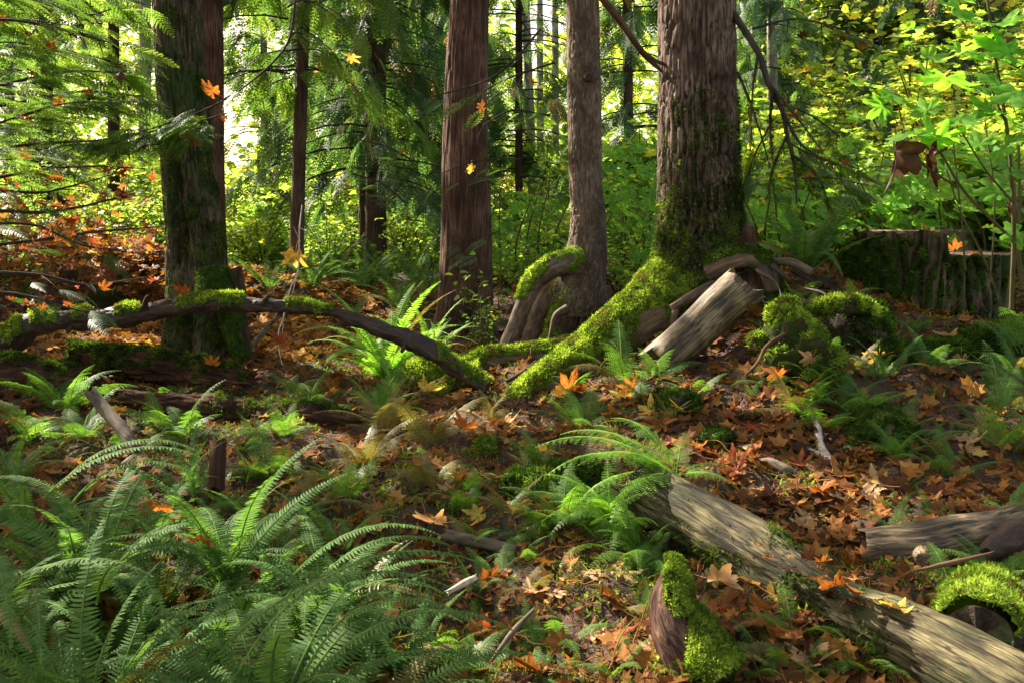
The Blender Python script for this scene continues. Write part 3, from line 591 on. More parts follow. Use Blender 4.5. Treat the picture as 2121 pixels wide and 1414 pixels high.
def cedar_spray(n_side=8, sub=3):
    v, f = [], []
    def blade(a, b, w0):
        a, b = np.array(a, float), np.array(b, float); d = b - a; d /= np.linalg.norm(d); p_ = np.array([-d[1], d[0], 0]); m_ = a * .5 + b * .5
        i = len(v); v.extend([a, m_ + p_ * w0, b, m_ - p_ * w0]); f.append([i, i+1, i+2, i+3])
    blade([0,0,0],[1,0,-.3],.014)
    for i in range(n_side):
        x = (i + .6) / (n_side + .4); l = .46 * (1 - x) ** .6 * (.6 + .4 * min(1, x * 4))
        for sd in (-1, 1):
            dx, dy = .72, sd * .7; z0 = -.3 * x * x
            e = [x + dx * l, dy * l, z0 - .15 * l]
            blade([x, 0, z0], e, .017)
            for q in range(sub):
                t0 = (q + .5) / sub; c = [x + dx * l * t0, dy * l * t0, z0 - .15 * l * t0]; l2 = l * .42 * (1 - t0 * .6)
                blade(c, [c[0] + l2, c[1] + sd * l2 * .15, c[2] - .05 * l2], .020)
                blade(c, [c[0] + l2 * .25, c[1] + sd * l2, c[2] - .05 * l2], .020)
    return np.array(v), np.array(f)
SPR_CED = cedar_spray()

def conifer_crown(mbL, mbW, x0, y0, z0, z1, reach, nb, spr, sl, drop=.5, up=.15, side=None, per=9, hang=True, seed=0, thin=1.0):
    rg = np.random.default_rng(seed); P_, D_, S_, T_ = [], [], [], []
    for b in range(nb):
        z = rg.uniform(z0, z1); a = rg.uniform(0, 2 * np.pi) if side is None else rg.normal(side, .9)
        Lb = reach * rg.uniform(.5, 1.0) * (1 - .35 * (z - z0) / max(z1 - z0, .1))
        s = np.linspace(0, 1, 8); h = np.stack([np.cos(a + .25 * s * rg.normal()) , np.sin(a + .25 * s * rg.normal())], 1)
        pth = np.stack([x0 + h[:, 0] * Lb * s, y0 + h[:, 1] * Lb * s, z + Lb * (up * s - drop * s * s)], 1)
        tube(mbW, pth, np.linspace(.0065 * reach, .002, 8), 8, 5, caps=False)
        m = per; t = rg.uniform(.15, 1, m); i = np.minimum((t * 7).astype(int), 6); fr = (t * 7 - i)[:, None]
        p = pth[i] * (1 - fr) + pth[i+1] * fr; d0 = pth[i+1] - pth[i]; d0 /= np.linalg.norm(d0, axis=1, keepdims=True)
        sd = np.where(rg.random(m) < .5, -1, 1)[:, None]; lat = np.cross(d0, [0, 0, 1.0]) * sd
        d = d0 * rg.uniform(.3, 1, (m, 1)) + lat * rg.uniform(.3, 1, (m, 1)) + np.array([0, 0, -1]) * (rg.uniform(.3, 1.0, (m, 1)) if hang else rg.uniform(-.05, .25, (m, 1)))
        P_.append(p); D_.append(d); S_.append(sl * rg.uniform(.6, 1.25, m)); T_.append(np.clip(rg.normal(.45, .25, m) , 0, 1))
    P_ = np.vstack(P_); D_ = np.vstack(D_); S_ = np.concatenate(S_); T_ = np.concatenate(T_)
    k = keep(P_ + D_ * .15) 
    if thin < 1: k &= rg.random(len(k)) < thin
    stamp(mbL, spr[0], spr[1], P_[k], frames(D_[k], roll=rg.normal(0, .35, k.sum())), S_[k], T_[k])

SKY_GAPS = [(485,235,42,85),(330,50,20,80),(470,60,30,50),(1120,40,55,55),(1095,110,26,46),(480,330,36,34),(330,150,14,50),(560,70,26,40),(150,50,24,34),(660,230,20,46),(790,400,10,22),(700,160,16,36),(310,250,14,30),(1060,280,10,20),(600,130,14,30),(520,150,16,40),(250,40,18,30),(60,90,16,20),(1020,20,14,20),(1620,210,12,16)]
def skykeep(p, soft=.25):
    px, py = to_px(p); k = np.ones(len(px), bool)
    j = 1 + soft * 2 * (fbm(np.stack([px / 40, py / 40, px * 0], 1), 77, 3) - .5) * 2
    for a, b, c, d in SKY_GAPS: k &= ((px - a) / c) ** 2 + ((py - b) / d) ** 2 > j
    return k | (RNG.random(len(k)) < .10)

TR = [ # top px, base px, base py, width, Y, material, crown (spray, mat, z0, z1, reach, nb), label
 (232,235,560,24,15,M_dark,(0,2,3.4,7,1.3,22,.9),"slim dark conifer trunk beside the broad maple, its bark lit on one side"),
 (435,440,560,50,11,M_cedar,None,"reddish cedar trunk half hidden behind the broad maple"),
 (628,612,590,27,11.5,M_dark,(1,2,3.0,7.5,1.9,50,.9),"slender dark trunk behind the hanging yellow leaf"),
 (778,778,575,42,14,M_dark,(1,0,1.9,7.5,2.6,110,1.0),"shaded conifer trunk with drooping blue green sprays, left of the thick cedar"),
 (748,752,570,16,16,M_dark,(1,0,2.5,7.5,1.8,40,1.0),"thin dark stem touching the shaded drooping conifer"),
 (95,92,560,26,17,M_dark,(1,0,2.2,8,2.6,70,1.0),"dark conifer trunk at the far left among lacy sprays"),
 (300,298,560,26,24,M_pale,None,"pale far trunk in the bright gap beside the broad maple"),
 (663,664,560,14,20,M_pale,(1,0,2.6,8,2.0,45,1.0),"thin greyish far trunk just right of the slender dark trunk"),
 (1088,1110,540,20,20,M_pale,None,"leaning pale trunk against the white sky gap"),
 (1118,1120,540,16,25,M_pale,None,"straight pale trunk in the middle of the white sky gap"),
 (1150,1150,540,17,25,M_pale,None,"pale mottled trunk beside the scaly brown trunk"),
 (1075,1075,545,16,17,M_dark,(1,0,2.1,7.5,2.4,75,.9),"dark conifer behind the gap between cedar and scaly trunk"),
 (1300,1305,560,20,15,M_dark,(1,0,2.2,7.5,2.2,70,.9),"dark conifer between the scaly trunk and the big fir"),
 (1772,1770,520,20,24,M_dark,(1,1,1.6,9,4.6,230,1.2),"pale green cedar with long hanging sprays behind the vine maples"),
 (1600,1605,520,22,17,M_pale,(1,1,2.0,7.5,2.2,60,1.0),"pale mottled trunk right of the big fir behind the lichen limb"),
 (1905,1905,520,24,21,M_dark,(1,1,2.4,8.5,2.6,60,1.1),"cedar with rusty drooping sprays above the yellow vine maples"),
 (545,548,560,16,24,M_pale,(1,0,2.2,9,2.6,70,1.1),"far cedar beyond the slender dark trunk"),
 (880,884,560,22,19,M_dark,(1,0,1.7,8,2.8,110,1.0),"dark far cedar just left of the thick cedar trunk"),
 (360,360,560,20,26,M_pale,(0,2,3.0,9,2.6,50,1.2),"far conifer hidden mostly by the broad maple"),
 (1500,1500,540,20,22,M_dark,(1,0,2.2,9,2.8,80,1.1),"far dark conifer behind the big fir"),
 (20,14,560,20,22,M_dark,(1,2,2.0,8,2.8,70,1.1),"far conifer at the photo's left edge"),
 (2060,2060,520,20,24,M_dark,(1,1,2.2,9,3.2,90,1.1),"far pale cedar above the large green maple leaves")]
CM = [M_cedleaf, M_cedpale, M_hemleaf]
for ti, (x1, x0, yb, wd, Y, mat, cr, lab) in enumerate(TR):
    b = P(x0, yb, Y); b[2] = gh(b[0], b[1])[0] - .05; xt = P(x1, 0, Y)[0]
    kind = "cedar_tree" if cr and cr[1] in (0, 1) and cr[0] == 1 else "forest_tree"
    e = tree_thing(kind, lab, b)
    H = 9.0; r0 = wd / 2 * PXM(Y)
    dx = (xt - b[0]) / (P(x1, 0, Y)[2] - b[2]) * H
    pts = np.array([b + [0, 0, -.2], b + [dx * .1, 0, H * .1], b + [dx * .5, .05, H * .5], b + [dx, 0, H]])
    mb = MB(); tube(mb, pts, [r0 * 1.35, r0 * 1.05, r0 * .9, r0 * .7], 120, 40, furrow(14, .1, .012, ti), caps=False); part("trunk", mb, mat, e)
    if cr:
        ml, mw = MB(), MB(); sprays = SPR_CED if cr[0] == 1 else SPR_HEM
        rg_seed = 100 + ti
        conifer_crown(ml, mw, b[0], b[1], cr[2], cr[3], cr[4], cr[5], sprays, cr[6] * .42 * (1 if Y < 18 else 1.25), drop=.55, per=16, hang=cr[0] == 1, seed=rg_seed)
        # open the crown where the photograph shows sky
        if ml.n == 0: print('no crown', lab); continue
        n = len(sprays[0]); V = ml.v[0].reshape(-1, n, 3); kk = skykeep(V[:, 0]); 
        m2 = MB(); V = V[kk]; tt = np.concatenate(ml.t).reshape(-1, n)[kk]
        FF = (sprays[1][None] + (np.arange(len(V)) * n)[:, None, None]).reshape(-1, 4)
        m2.add(V.reshape(-1, 3), FF, tt.ravel())
        crown = part("crown", m2, CM[cr[1]], e); part("limbs", mw, M_twig, e)

# ------------------------------------------------------------------ hemlock and maple boughs hanging in from the left
side_tree = tree_thing("hemlock_tree", "hemlock outside the left edge whose lacy boughs hang in front of the broad maple", (-4.4, 8.2, gh(-4.4, 8.2)[0]))
mb = MB(); tube(mb, [[-4.4, 8.2, .3], [-4.4, 8.2, 3], [-4.3, 8.2, 7]], [.16, .13, .08], 60, 30, furrow(14, .3, .012, 8), caps=False); part("trunk", mb, M_dark, side_tree)
BPTS = []
def bough(parent, l, n, sl, spr=SPR_HEM, mat=M_hemleaf, spread=.5, flat=True, tw=M_twig, wscale=1.0, tmean=.5, sagk=.18, name="bough"):
    p_, r_ = pathP(l); q, r, s = resample(p_, r_ * wscale, 40); mw = MB(); tube(mw, p_, r_ * wscale, 30, 6, caps=False)
    d = np.gradient(q, axis=0); d /= np.linalg.norm(d, axis=1, keepdims=True)
    i = (RNG.uniform(.08, 1, n) * 39).astype(int); sd = np.where(RNG.random(n) < .5, -1, 1)[:, None]
    lat = np.cross(d[i], [0, 0, 1.0]); lat /= np.linalg.norm(lat, axis=1, keepdims=True); lat *= sd
    off = RNG.uniform(0, spread, (n, 1)) * (1 - .5 * (i / 39.0)[:, None])
    dr = d[i] * .7 + lat * RNG.uniform(.3, 1.0, (n, 1)) + [0, 0, -.12] + RNG.normal(0, .1, (n, 3))
    pos = q[i] + (lat * .8 + d[i] * .5) * off + np.array([0, 0, -1]) * off * sagk + RNG.normal(0, .012, (n, 3))
    for k in np.nonzero(off[:, 0] > .08)[0][::3]:
        tube(mw, np.array([q[i[k]], (q[i[k]] + pos[k]) / 2 + [0, 0, .01], pos[k]]), [.004, .003, .0015], 4, 4, caps=False)
    BPTS.append(pos.copy())
    k = keep(pos, .3)
    if k.sum() == 0: k[:1] = True
    o = part(name, mw, tw, parent); ml = MB(); stamp(ml, spr[0], spr[1], pos[k], frames(dr[k], roll=RNG.normal(0, .3, k.sum())), sl * RNG.uniform(.6, 1.2, k.sum()), np.clip(RNG.normal(tmean, .22, k.sum()), 0, 1))
    m = ml.mesh("needles", mat); nd = bpy.data.objects.new("needles", m); COL.objects.link(nd); nd.parent = o
    nd.location = -(Vector(parent.location)) ; return o
BO = [([(-150,60,4.8,9),(0,40,5.0,8),(120,60,5.2,6),(230,90,5.4,3)],70),([(-150,110,5.2,9),(20,100,5.4,8),(150,110,5.5,5),(260,135,5.6,3)],60),
 ([(-180,190,4.9,9),(-20,180,5.1,8),(130,150,5.2,6),(260,150,5.3,3)],80),([(-150,240,5.4,9),(30,215,5.5,7),(170,190,5.7,5),(290,200,5.8,3)],70),
 ([(-150,300,5.0,9),(0,255,5.2,7),(140,215,5.4,5),(250,215,5.5,3)],70),([(-150,330,5.6,8),(60,300,5.8,7),(220,290,5.9,5),(330,270,6.0,3)],70),
 ([(-100,-20,5.1,8),(40,-10,5.3,7),(170,30,5.5,5),(230,20,5.6,3)],60),([(-150,-80,5.6,8),(60,-60,5.7,7),(200,-20,5.8,5),(300,10,5.9,3)],50),
 ([(-140,400,5.3,8),(40,360,5.5,7),(180,345,5.6,5),(300,350,5.7,3)],45)]
for l, n in BO: bough(side_tree, l, n, .24)
# bough that sweeps down across the maple trunk from the upper right
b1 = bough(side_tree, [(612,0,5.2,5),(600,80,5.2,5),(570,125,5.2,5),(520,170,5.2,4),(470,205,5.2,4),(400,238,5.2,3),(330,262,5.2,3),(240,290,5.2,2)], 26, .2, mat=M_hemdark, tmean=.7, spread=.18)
for l, n, s_ in (([(470,235,5.2,3),(400,255,5.2,3),(330,270,5.2,3),(250,285,5.2,2),(190,295,5.2,2)], 60, .2), ([(440,262,5.3,3),(400,270,5.2,3),(370,285,5.2,2)], 26, .16),
                 ([(330,300,5.3,3),(240,300,5.3,3),(160,290,5.3,2)], 40, .2)):
    bough(side_tree, l, n, s_, mat=M_hemleaf, spread=.16, tmean=.35)
# dark bare boughs with caught leaves low on the left
for l in ([(-150,520,5.6,9),(60,500,5.7,8),(200,480,5.8,6),(330,470,5.9,3)],[(-150,420,5.5,9),(50,440,5.6,8),(160,430,5.7,6),(280,400,5.8,3)],[(-100,560,5.8,9),(80,570,5.9,8),(180,590,6.0,6),(300,575,6.0,3)],
          [(-100,600,5.5,8),(40,610,5.6,6),(150,640,5.6,4),(220,650,5.6,2)],[(-100,380,5.2,8),(60,400,5.3,6),(130,390,5.4,4),(240,360,5.5,2)],[(-100,470,5.2,8),(60,465,5.3,6),(180,510,5.4,4),(330,530,5.5,2)]):
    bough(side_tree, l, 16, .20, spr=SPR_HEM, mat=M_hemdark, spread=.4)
# cedar sprays in front of the cedar trunk and hemlock
for l, n in (([(1120,60,7.6,5),(1060,130,7.6,5),(1000,170,7.6,4),(900,200,7.6,3)],14),([(1075,330,7.6,4),(1010,330,7.6,4),(950,345,7.6,3),(905,365,7.6,2)],22),
             ([(1150,130,8,5),(1060,160,8,4),(1000,190,8,3)],24),([(1140,240,8,5),(1060,230,8,4),(1000,260,8,3)],22),([(1030,480,8,4),(990,490,8,3),(950,500,8,2)],8),
             ([(850,330,8.3,5),(790,300,8.3,4),(740,290,8.3,3)],26),([(840,420,8.3,5),(790,380,8.3,4),(730,360,8.3,3)],22)):
    bough(ced, l, n, .2, spr=SPR_CED, mat=M_cedleaf, spread=.3, sagk=.8)
# boughs at the right of the fir
for l, n in (([(1560,60,6.6,6),(1650,40,6.7,5),(1740,60,6.8,4),(1800,80,6.8,2)],40),([(1600,210,6.5,5),(1680,240,6.5,4),(1760,300,6.5,2)],24),([(1640,300,6.2,4),(1700,330,6.2,4),(1780,350,6.2,2)],36),([(1660,370,6.0,4),(1730,370,6.0,3),(1800,385,6.0,2)],34),
             ([(1600,250,6.4,4),(1560,330,6.4,4),(1545,400,6.4,2)],18)):
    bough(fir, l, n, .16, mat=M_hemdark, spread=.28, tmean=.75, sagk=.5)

# ================================================================== LOGS, LIMBS, STUMPS
def log_thing(name, label, l, mat, n=80, seg=48, dis=None, cap=None, cat="log", jag=0, cap_in=0.0, partname="wood", knots=(), sit=-1.3):
    base = P(*l[len(l)//2][:3]); e = tree_thing(name, label, base, cat=cat)
    p_, r_ = pathP(l); p_[:, 2] = np.maximum(p_[:, 2], gh(p_[:, 0], p_[:, 1]) + sit * r_); mb = MB(); V, F = tube(mb, p_, r_, n, seg, dis or lumpy(6, .018, .3, len(l)), cap_mat=1 if cap else None, jag=jag, cap_in=cap_in)
    o = part(partname, mb, [mat, cap] if cap else mat, e)
    for kl in knots:
        kp, kr = pathP(kl); mb = MB(); tube(mb, kp, kr, 12, 20, lumpy(20, .006, .4, 4)); part("knot", mb, mat, e)
    return e, V, F
limb_e, V, F = log_thing("fallen_limb", "long crooked dark fallen limb with moss cushions, spanning in front of the broad maple",
 [(-60,735,6.2,56),(-10,715,6.2,56),(35,700,6.2,50),(62,678,6.2,50),(110,665,6.2,46),(200,660,6.25,44),(300,650,6.3,38),(380,637,6.3,34),(450,628,6.3,36),(520,632,6.25,24),(560,634,6.2,26),(650,641,6.2,26),(720,655,6.15,26),(780,680,6.1,28),(840,700,6.1,30),(880,718,6.05,38),(920,745,6.0,38),(965,775,6.0,36),(1010,802,5.95,34)],
 M_limb, 320, 40, lambda g, a, s: lumpy(16, .020, .5, 6)(g, a, s) + lumpy(3, .020, 1, 16)(g, a, s) + furrow(40, .2, .006, 6)(g, a, s), knots=[[(300,640,6.25,14),(302,622,6.2,10),(308,612,6.18,7)],[(545,628,6.15,12),(556,612,6.12,7)],[(840,712,6.05,12),(832,728,6.0,8)],[(150,672,6.2,12),(140,688,6.15,9)]])
def seg_mask(segs, thr=.15, k=9):
    def f(c, n):
        px, _ = to_px(c); m = np.zeros(len(px))
        for a, b in segs: m = np.maximum(m, ((px > a) & (px < b)).astype(float))
        return np.clip((n[:, 2] - thr + .9 * (fbm(c * k, 3, 3) - .5) * 2) * 4, 0, 1) * m
    return f
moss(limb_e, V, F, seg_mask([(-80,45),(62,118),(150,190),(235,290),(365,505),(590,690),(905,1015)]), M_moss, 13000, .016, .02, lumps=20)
e, V, F = log_thing("log_piece", "barkless log piece leaning upright, sunlit on one side, against the mossy fir root",
 [(1372,748,5.45,88),(1400,722,5.45,84),(1440,685,5.5,84),(1490,638,5.55,90),(1535,600,5.6,94)], M_wood2, 120, 90, lambda g, a, s: lumpy(6, .018, .2, 7)(g, a, s) + cracks(12, .014, 5)(g, a, s) + cracks(30, .006, 15, .05, .1)(g, a, s), cap=M_end, jag=.17)
e, V, F = log_thing("fallen_log", "long pale barkless log running down to the lower right corner, streaked yellow and brown",
 [(1330,1010,3.95,110),(1375,1038,3.85,116),(1430,1068,3.72,128),(1490,1102,3.6,136),(1560,1146,3.45,140),(1640,1198,3.3,116),(1730,1252,3.15,116),(1830,1298,3.0,150),(1920,1342,2.88,166),(2010,1390,2.75,184),(2130,1455,2.58,205),(2260,1535,2.4,215)],
 M_wood, 300, 110, lambda g, a, s: lumpy(5, .028, .3, 8)(g, a, s) + cracks(11, .018, 8)(g, a, s) + cracks(26, .007, 18, .05, .10)(g, a, s) + lumpy(22, .006, .12, 9)(g, a, s), cap=M_end, cap_in=.12, jag=.24)
moss(e, V, F, lambda c, n: np.clip((.9 - n[:, 2] + 1.1 * (fbm(c * 9, 3, 3) - .5) * 2 - .75) * 4, 0, 1) * (to_px(c)[0] > 1400) * (to_px(c)[0] < 1850), M_dmoss, 4000, .006, .018)
moss(e, V, F, lambda c, n: np.clip((n[:, 2] * .3 + 1.5 * (fbm(c * 11, 13, 3) - .5) * 2) * 3, 0, 1) * (np.abs(to_px(c)[0] - 1690) < 100), M_dmoss, 2600, .004, .014)
e, V, F = log_thing("fallen_log", "short greenish log with a broken face and a round knot, below the litter slope",
 [(1790,1138,3.52,104),(1840,1138,3.5,116),(1900,1136,3.5,116),(1960,1122,3.52,108),(2020,1108,3.56,96),(2080,1092,3.6,86),(2150,1072,3.68,76)],
 M_wood2, 150, 90, lambda g, a, s: lumpy(6, .020, .25, 9)(g, a, s) + cracks(12, .014, 3)(g, a, s) + cracks(30, .005, 13, .05, .1)(g, a, s), cap=M_rot, cap_in=.35, jag=.05, knots=[[(1905,1144,3.46,60),(1908,1152,3.40,46),(1910,1157,3.355,26)]])
e, V, F = log_thing("wood_chunk", "dark broken wood chunk lying against the short greenish log at the frame edge",
 [(2040,1150,3.38,34),(2070,1130,3.4,60),(2120,1115,3.42,76),(2180,1110,3.45,90)], M_limb, 40, 30, lumpy(12, .03, .6, 3), jag=.06)
e, V, F = log_thing("mossy_log", "log seen end-on with a dark cut face under a cap of bright moss",
 [(2022,1322,2.82,138),(2030,1312,2.95,150),(2045,1290,3.15,155),(2070,1262,3.45,150),(2090,1245,3.7,130)], M_stump, 60, 60, lumpy(7, .02, .5, 5), cap=M_stump, cap_in=.12, jag=.05)
moss(e, V, F, lambda c, n: np.clip((n[:, 2] * .9 - n[:, 0] * .35 - .05 + .7 * (fbm(c * 8, 3, 3) - .5) * 2) * 4, 0, 1), M_moss, 17000, .028, .022, lumps=22)
e, V, F = log_thing("curved_snag", "smooth curved brown wood horn with two bright moss cushions, in front of the long log",
 [(1398,1166,3.02,16),(1388,1190,2.98,36),(1382,1225,2.95,54),(1384,1265,2.92,68),(1396,1305,2.89,80),(1420,1345,2.86,88),(1450,1385,2.83,92),(1480,1420,2.8,92)], M_curl, 160, 90, lambda g, a, s: lumpy(8, .026, .4, 5)(g, a, s) + lumpy(28, .008, .3, 15)(g, a, s) + cracks(14, .012, 5, .08, .07)(g, a, s), cat="snag")
moss(e, V, F, lambda c, n: np.clip((n @ np.array([.75, .1, .65]) - .25 + .5 * (fbm(c * 9, 3, 3) - .5) * 2) * 5, 0, 1) * (to_px(c)[1] < 1275), M_moss, 9000, .040, .014, lumps=9)
moss(e, V, F, lambda c, n: np.clip((n @ np.array([.5, -.3, .8]) - .1 + .5 * (fbm(c * 9, 8, 3) - .5) * 2) * 5, 0, 1) * (to_px(c)[0] > 1425), M_moss, 9000, .044, .014, lumps=9)
for l in ([(1570,560,5.8,6),(1610,590,5.6,8),(1628,650,5.45,6),(1662,700,5.3,4)],[(1600,550,5.85,5),(1650,590,5.7,6),(1710,610,5.5,5),(1722,645,5.4,3)],[(1560,600,5.7,5),(1588,640,5.5,6),(1572,700,5.35,4),(1592,745,5.2,2)],[(1640,560,5.9,4),(1690,585,5.8,5),(1742,596,5.7,4),(1752,640,5.6,3)]):
    root(l, n=40, seg=12, mat=M_limb)
# rotten logs at left
e, V, F = log_thing("rotten_log", "low rotten mossy log lying in front of the broad maple's roots",
 [(150,735,6.35,40),(220,742,6.3,70),(300,752,6.2,78),(380,762,6.15,70),(450,776,6.1,50),(520,785,6.0,44)], M_rot, 160, 70, lambda g, a, s: lumpy(7, .05, .4, 6)(g, a, s) + furrow(22, .16, .018, 3)(g, a, s), jag=.1)
moss(e, V, F, up_mask(.35, 7, 1.5), M_dmoss, 16000, .006, .022)
e, V, F = log_thing("rotten_log", "dark red crumbling log behind the small ferns, below the mossy rotten log",
 [(250,830,5.75,40),(380,838,5.7,60),(500,852,5.6,70),(620,868,5.5,70),(740,875,5.45,56),(840,865,5.5,30)], M_rot, 160, 60, lambda g, a, s: lumpy(6, .05, .4, 6)(g, a, s) + furrow(24, .14, .020, 3)(g, a, s), jag=.1)
moss(e, V, F, up_mask(.9, 6, 1.4), M_dmoss, 3000, .01, .02)
e, V, F = log_thing("rotten_log", "dark old log half buried under the shade at the far left below the fallen limb",
 [(-60,800,5.9,130),(40,790,5.9,120),(130,790,5.95,90),(210,790,6.0,50)], M_rot, 120, 70, lambda g, a, s: lumpy(6, .05, .4, 6)(g, a, s) + furrow(24, .14, .018, 13)(g, a, s))
moss(e, V, F, up_mask(.4, 7, 1.5), M_dmoss, 9000, .006, .022)
e, V, F = log_thing("mossy_log", "thick dark mossy log lying in shade below the sawn stump",
 [(1780,760,5.3,110),(1880,775,5.35,120),(1980,760,5.4,120),(2080,735,5.45,130),(2200,715,5.5,130)], M_stump, 90, 60, lumpy(5, .05, .5, 6), sit=-.25)
moss(e, V, F, up_mask(.25, 5, 1.2), M_dmoss, 15000, .024, .026)
# sticks
ST_ = [("stick","blunt dark stick poking up through leaves among the small ferns",[(188,812,5.0,24),(215,845,4.95,26),(250,885,4.85,28),(285,930,4.7,26)],M_stick),
 ("post_stub","short rotten upright stub standing behind the foreground sword ferns",[(452,915,4.35,34),(450,960,4.3,34),(448,1015,4.25,36)],M_rot),
 ("stick","pale peeling forked stick standing out of the litter slope",[(1682,860,4.75,10),(1692,900,4.65,13),(1700,935,4.5,16),(1712,975,4.4,15),(1725,1005,4.3,13)],M_birch),
 ("stick","small pale stick crossing the peeling forked stick",[(1675,938,4.45,10),(1695,955,4.42,12),(1712,985,4.35,11)],M_birch),
 ("stick","green grey stick lying on the litter above the long pale log",[(1560,978,4.32,12),(1590,1000,4.28,20),(1625,1022,4.22,24),(1640,1035,4.2,14)],M_stick),
 ("stick","straight grey stick lying under the curled pale leaf",[(925,1108,3.85,26),(990,1122,3.8,24),(1075,1140,3.75,22)],M_stick),
 ("stick","thin grey twig leaning over the litter at the bottom",[(1020,1365,2.9,6),(1060,1310,3.0,7),(1105,1262,3.1,6)],M_stick),
 ("stick","bleached broken twig half under a curled brown leaf",[(930,1225,3.25,10),(965,1205,3.3,12),(985,1195,3.35,8)],M_birch),
 ("root_hoop","smooth brown root arching over the small mossy stump",[(1622,634,5.3,10),(1642,622,5.25,12),(1665,628,5.22,13),(1690,645,5.25,9)],M_root),
 ("stick","pale forked root dropping from the mossy stump lip",[(1692,640,5.25,18),(1686,665,5.2,16),(1676,690,5.15,14),(1680,720,5.1,8)],M_stick),
 ("stick","thin brown root trailing down from the moss mound to the litter",[(1630,690,5.1,8),(1590,715,5.05,10),(1570,750,5.0,8),(1545,775,5.0,6)],M_rtwig),
 ("stick","fine dark roots lying between the two mossy roots",[(1050,790,5.9,8),(1085,770,6,9),(1110,750,6.1,8)],M_twig),
 ("stick","leaning thin pole behind the broad maple roots",[(520,720,7.6,10),(545,690,7.8,10),(575,655,8.0,8)],M_stick),
 ("stick","long bleached twig near the frame's lower right",[(2050,1145,3.2,4),(1990,1160,3.2,5),(1900,1180,3.2,5)],M_rtwig)]
for nm, lb, l, m_ in ST_:
    log_thing(nm, lb, l, m_, 40, 16, lumpy(20, .006, .3, len(l)), cat="stick" if nm == "stick" else nm.replace("_", " "), jag=.04, sit=.9 if nm == "stick" else -1.3)

# ------------------------------------------------------------------ sawn stump with two levels
def big_stump():
    c = P(1908, 700, 6.9); e = tree_thing("sawn_stump", "big dark stump sawn at two levels, furrowed bark, orange leaves on top", c, cat="stump")
    R0 = .555; cx, cyy = c[0], c[1]; seg, n = 300, 120; zlo = c[2] - .35; zh, zl = 1.42, 1.27
    a = np.linspace(0, 2 * np.pi, seg, endpoint=False); ca, sa = np.cos(a), np.sin(a)
    def top(x, y):
        s = (np.minimum(x + .08, .30 - y) + .05 * (vn(np.stack([x * 14, y * 14, x * 0], -1), 5) - .5)); k = 1 / (1 + np.exp(-np.clip(s * 160, -30, 30))); return zh * (1 - k) + zl * k
    t = np.linspace(0, 1, n)[:, None]
    flare = 1 + .16 * (1 - t) ** 2 + .08 * (fbm(np.stack([ca * 2.2, sa * 2.2, ca * 0], 1), 9, 2) - .5)[None] * 2 + .04 * np.cos(a * 5 + 1)[None] * (1 - t * .5)
    rr = R0 * flare; x = rr * ca; y = rr * sa
    zt = top(x[-1], y[-1]) + .07 * (fbm(np.stack([ca * 7, sa * 7, ca * 0], 1), 3, 3) - .5); z = zlo + t * (zt[None] - zlo)
    g = np.stack([rr * ca, rr * sa, z], 2); dd = furrow(10, .12, .055, 51)(g, a, z[:, 0]) * (1 - np.clip(t - .93, 0, 1) * 8)
    x = (rr + dd) * ca; y = (rr + dd) * sa
    V = np.stack([x + cx, y + cyy, z], 2); i = np.arange(n - 1)[:, None]; j = np.arange(seg)[None]; j2 = (j + 1) % seg
    F = np.stack([i * seg + j, i * seg + j2, (i + 1) * seg + j2, (i + 1) * seg + j], 2).reshape(-1, 4)
    mb = MB(); mb.add(V.reshape(-1, 3), F, .5, g.reshape(-1, 3), smooth=True); tr_ = part("bark", mb, M_stump, e)
    m = 60; f = np.linspace(1, 0, m)[:, None]; X = f * x[-1][None]; Y = f * y[-1][None]; Z = top(X, Y) + .02 * (fbm(np.stack([X * 9, Y * 9, X * 0], 2), 3, 4) - .5) * (f < .98)
    Z[0] = z[-1]
    T = np.stack([X + cx, Y + cyy, Z], 2); i = np.arange(m - 1)[:, None]
    FT = np.stack([i * seg + j, i * seg + j2, (i + 1) * seg + j2, (i + 1) * seg + j], 2).reshape(-1, 4)
    mb = MB(); mb.add(T.reshape(-1, 3), FT, .5, np.stack([X, Y, Z], 2).reshape(-1, 3)); part("cut_top", mb, M_stop, e)
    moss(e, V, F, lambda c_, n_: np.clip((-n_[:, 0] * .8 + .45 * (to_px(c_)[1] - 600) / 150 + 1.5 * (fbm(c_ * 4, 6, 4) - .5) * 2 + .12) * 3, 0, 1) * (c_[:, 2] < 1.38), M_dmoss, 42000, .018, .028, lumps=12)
    return e
big_stump()
# small mossy stump with overhanging lip
e, V, F = log_thing("mossy_stump", "small low stump under a moss lip, between the leaning log piece and the sawn stump",
 [(1765,760,5.5,170),(1762,710,5.5,160),(1758,672,5.45,150),(1754,652,5.42,120),(1752,640,5.42,50)], M_stump, 50, 70, lumpy(5, .05, .8, 6), cat="stump", jag=.05, partname="bark")
moss(e, V, F, up_mask(.15, 7, 1.5), M_dmoss, 9000, .008, .026)
p_, r_ = pathP([(1672,656,5.2,20),(1700,640,5.2,26),(1740,634,5.22,26),(1780,636,5.28,28),(1805,652,5.35,28),(1818,690,5.42,26),(1818,740,5.45,22)])
mb = MB(); Vl, Fl = tube(mb, p_, r_, 70, 24, lumpy(9, .02, .5, 3)); part("lip", mb, M_stump, e)
moss(e, Vl, Fl, up_mask(-.1, 7, 1.0), M_moss, 7000, .010, .024)
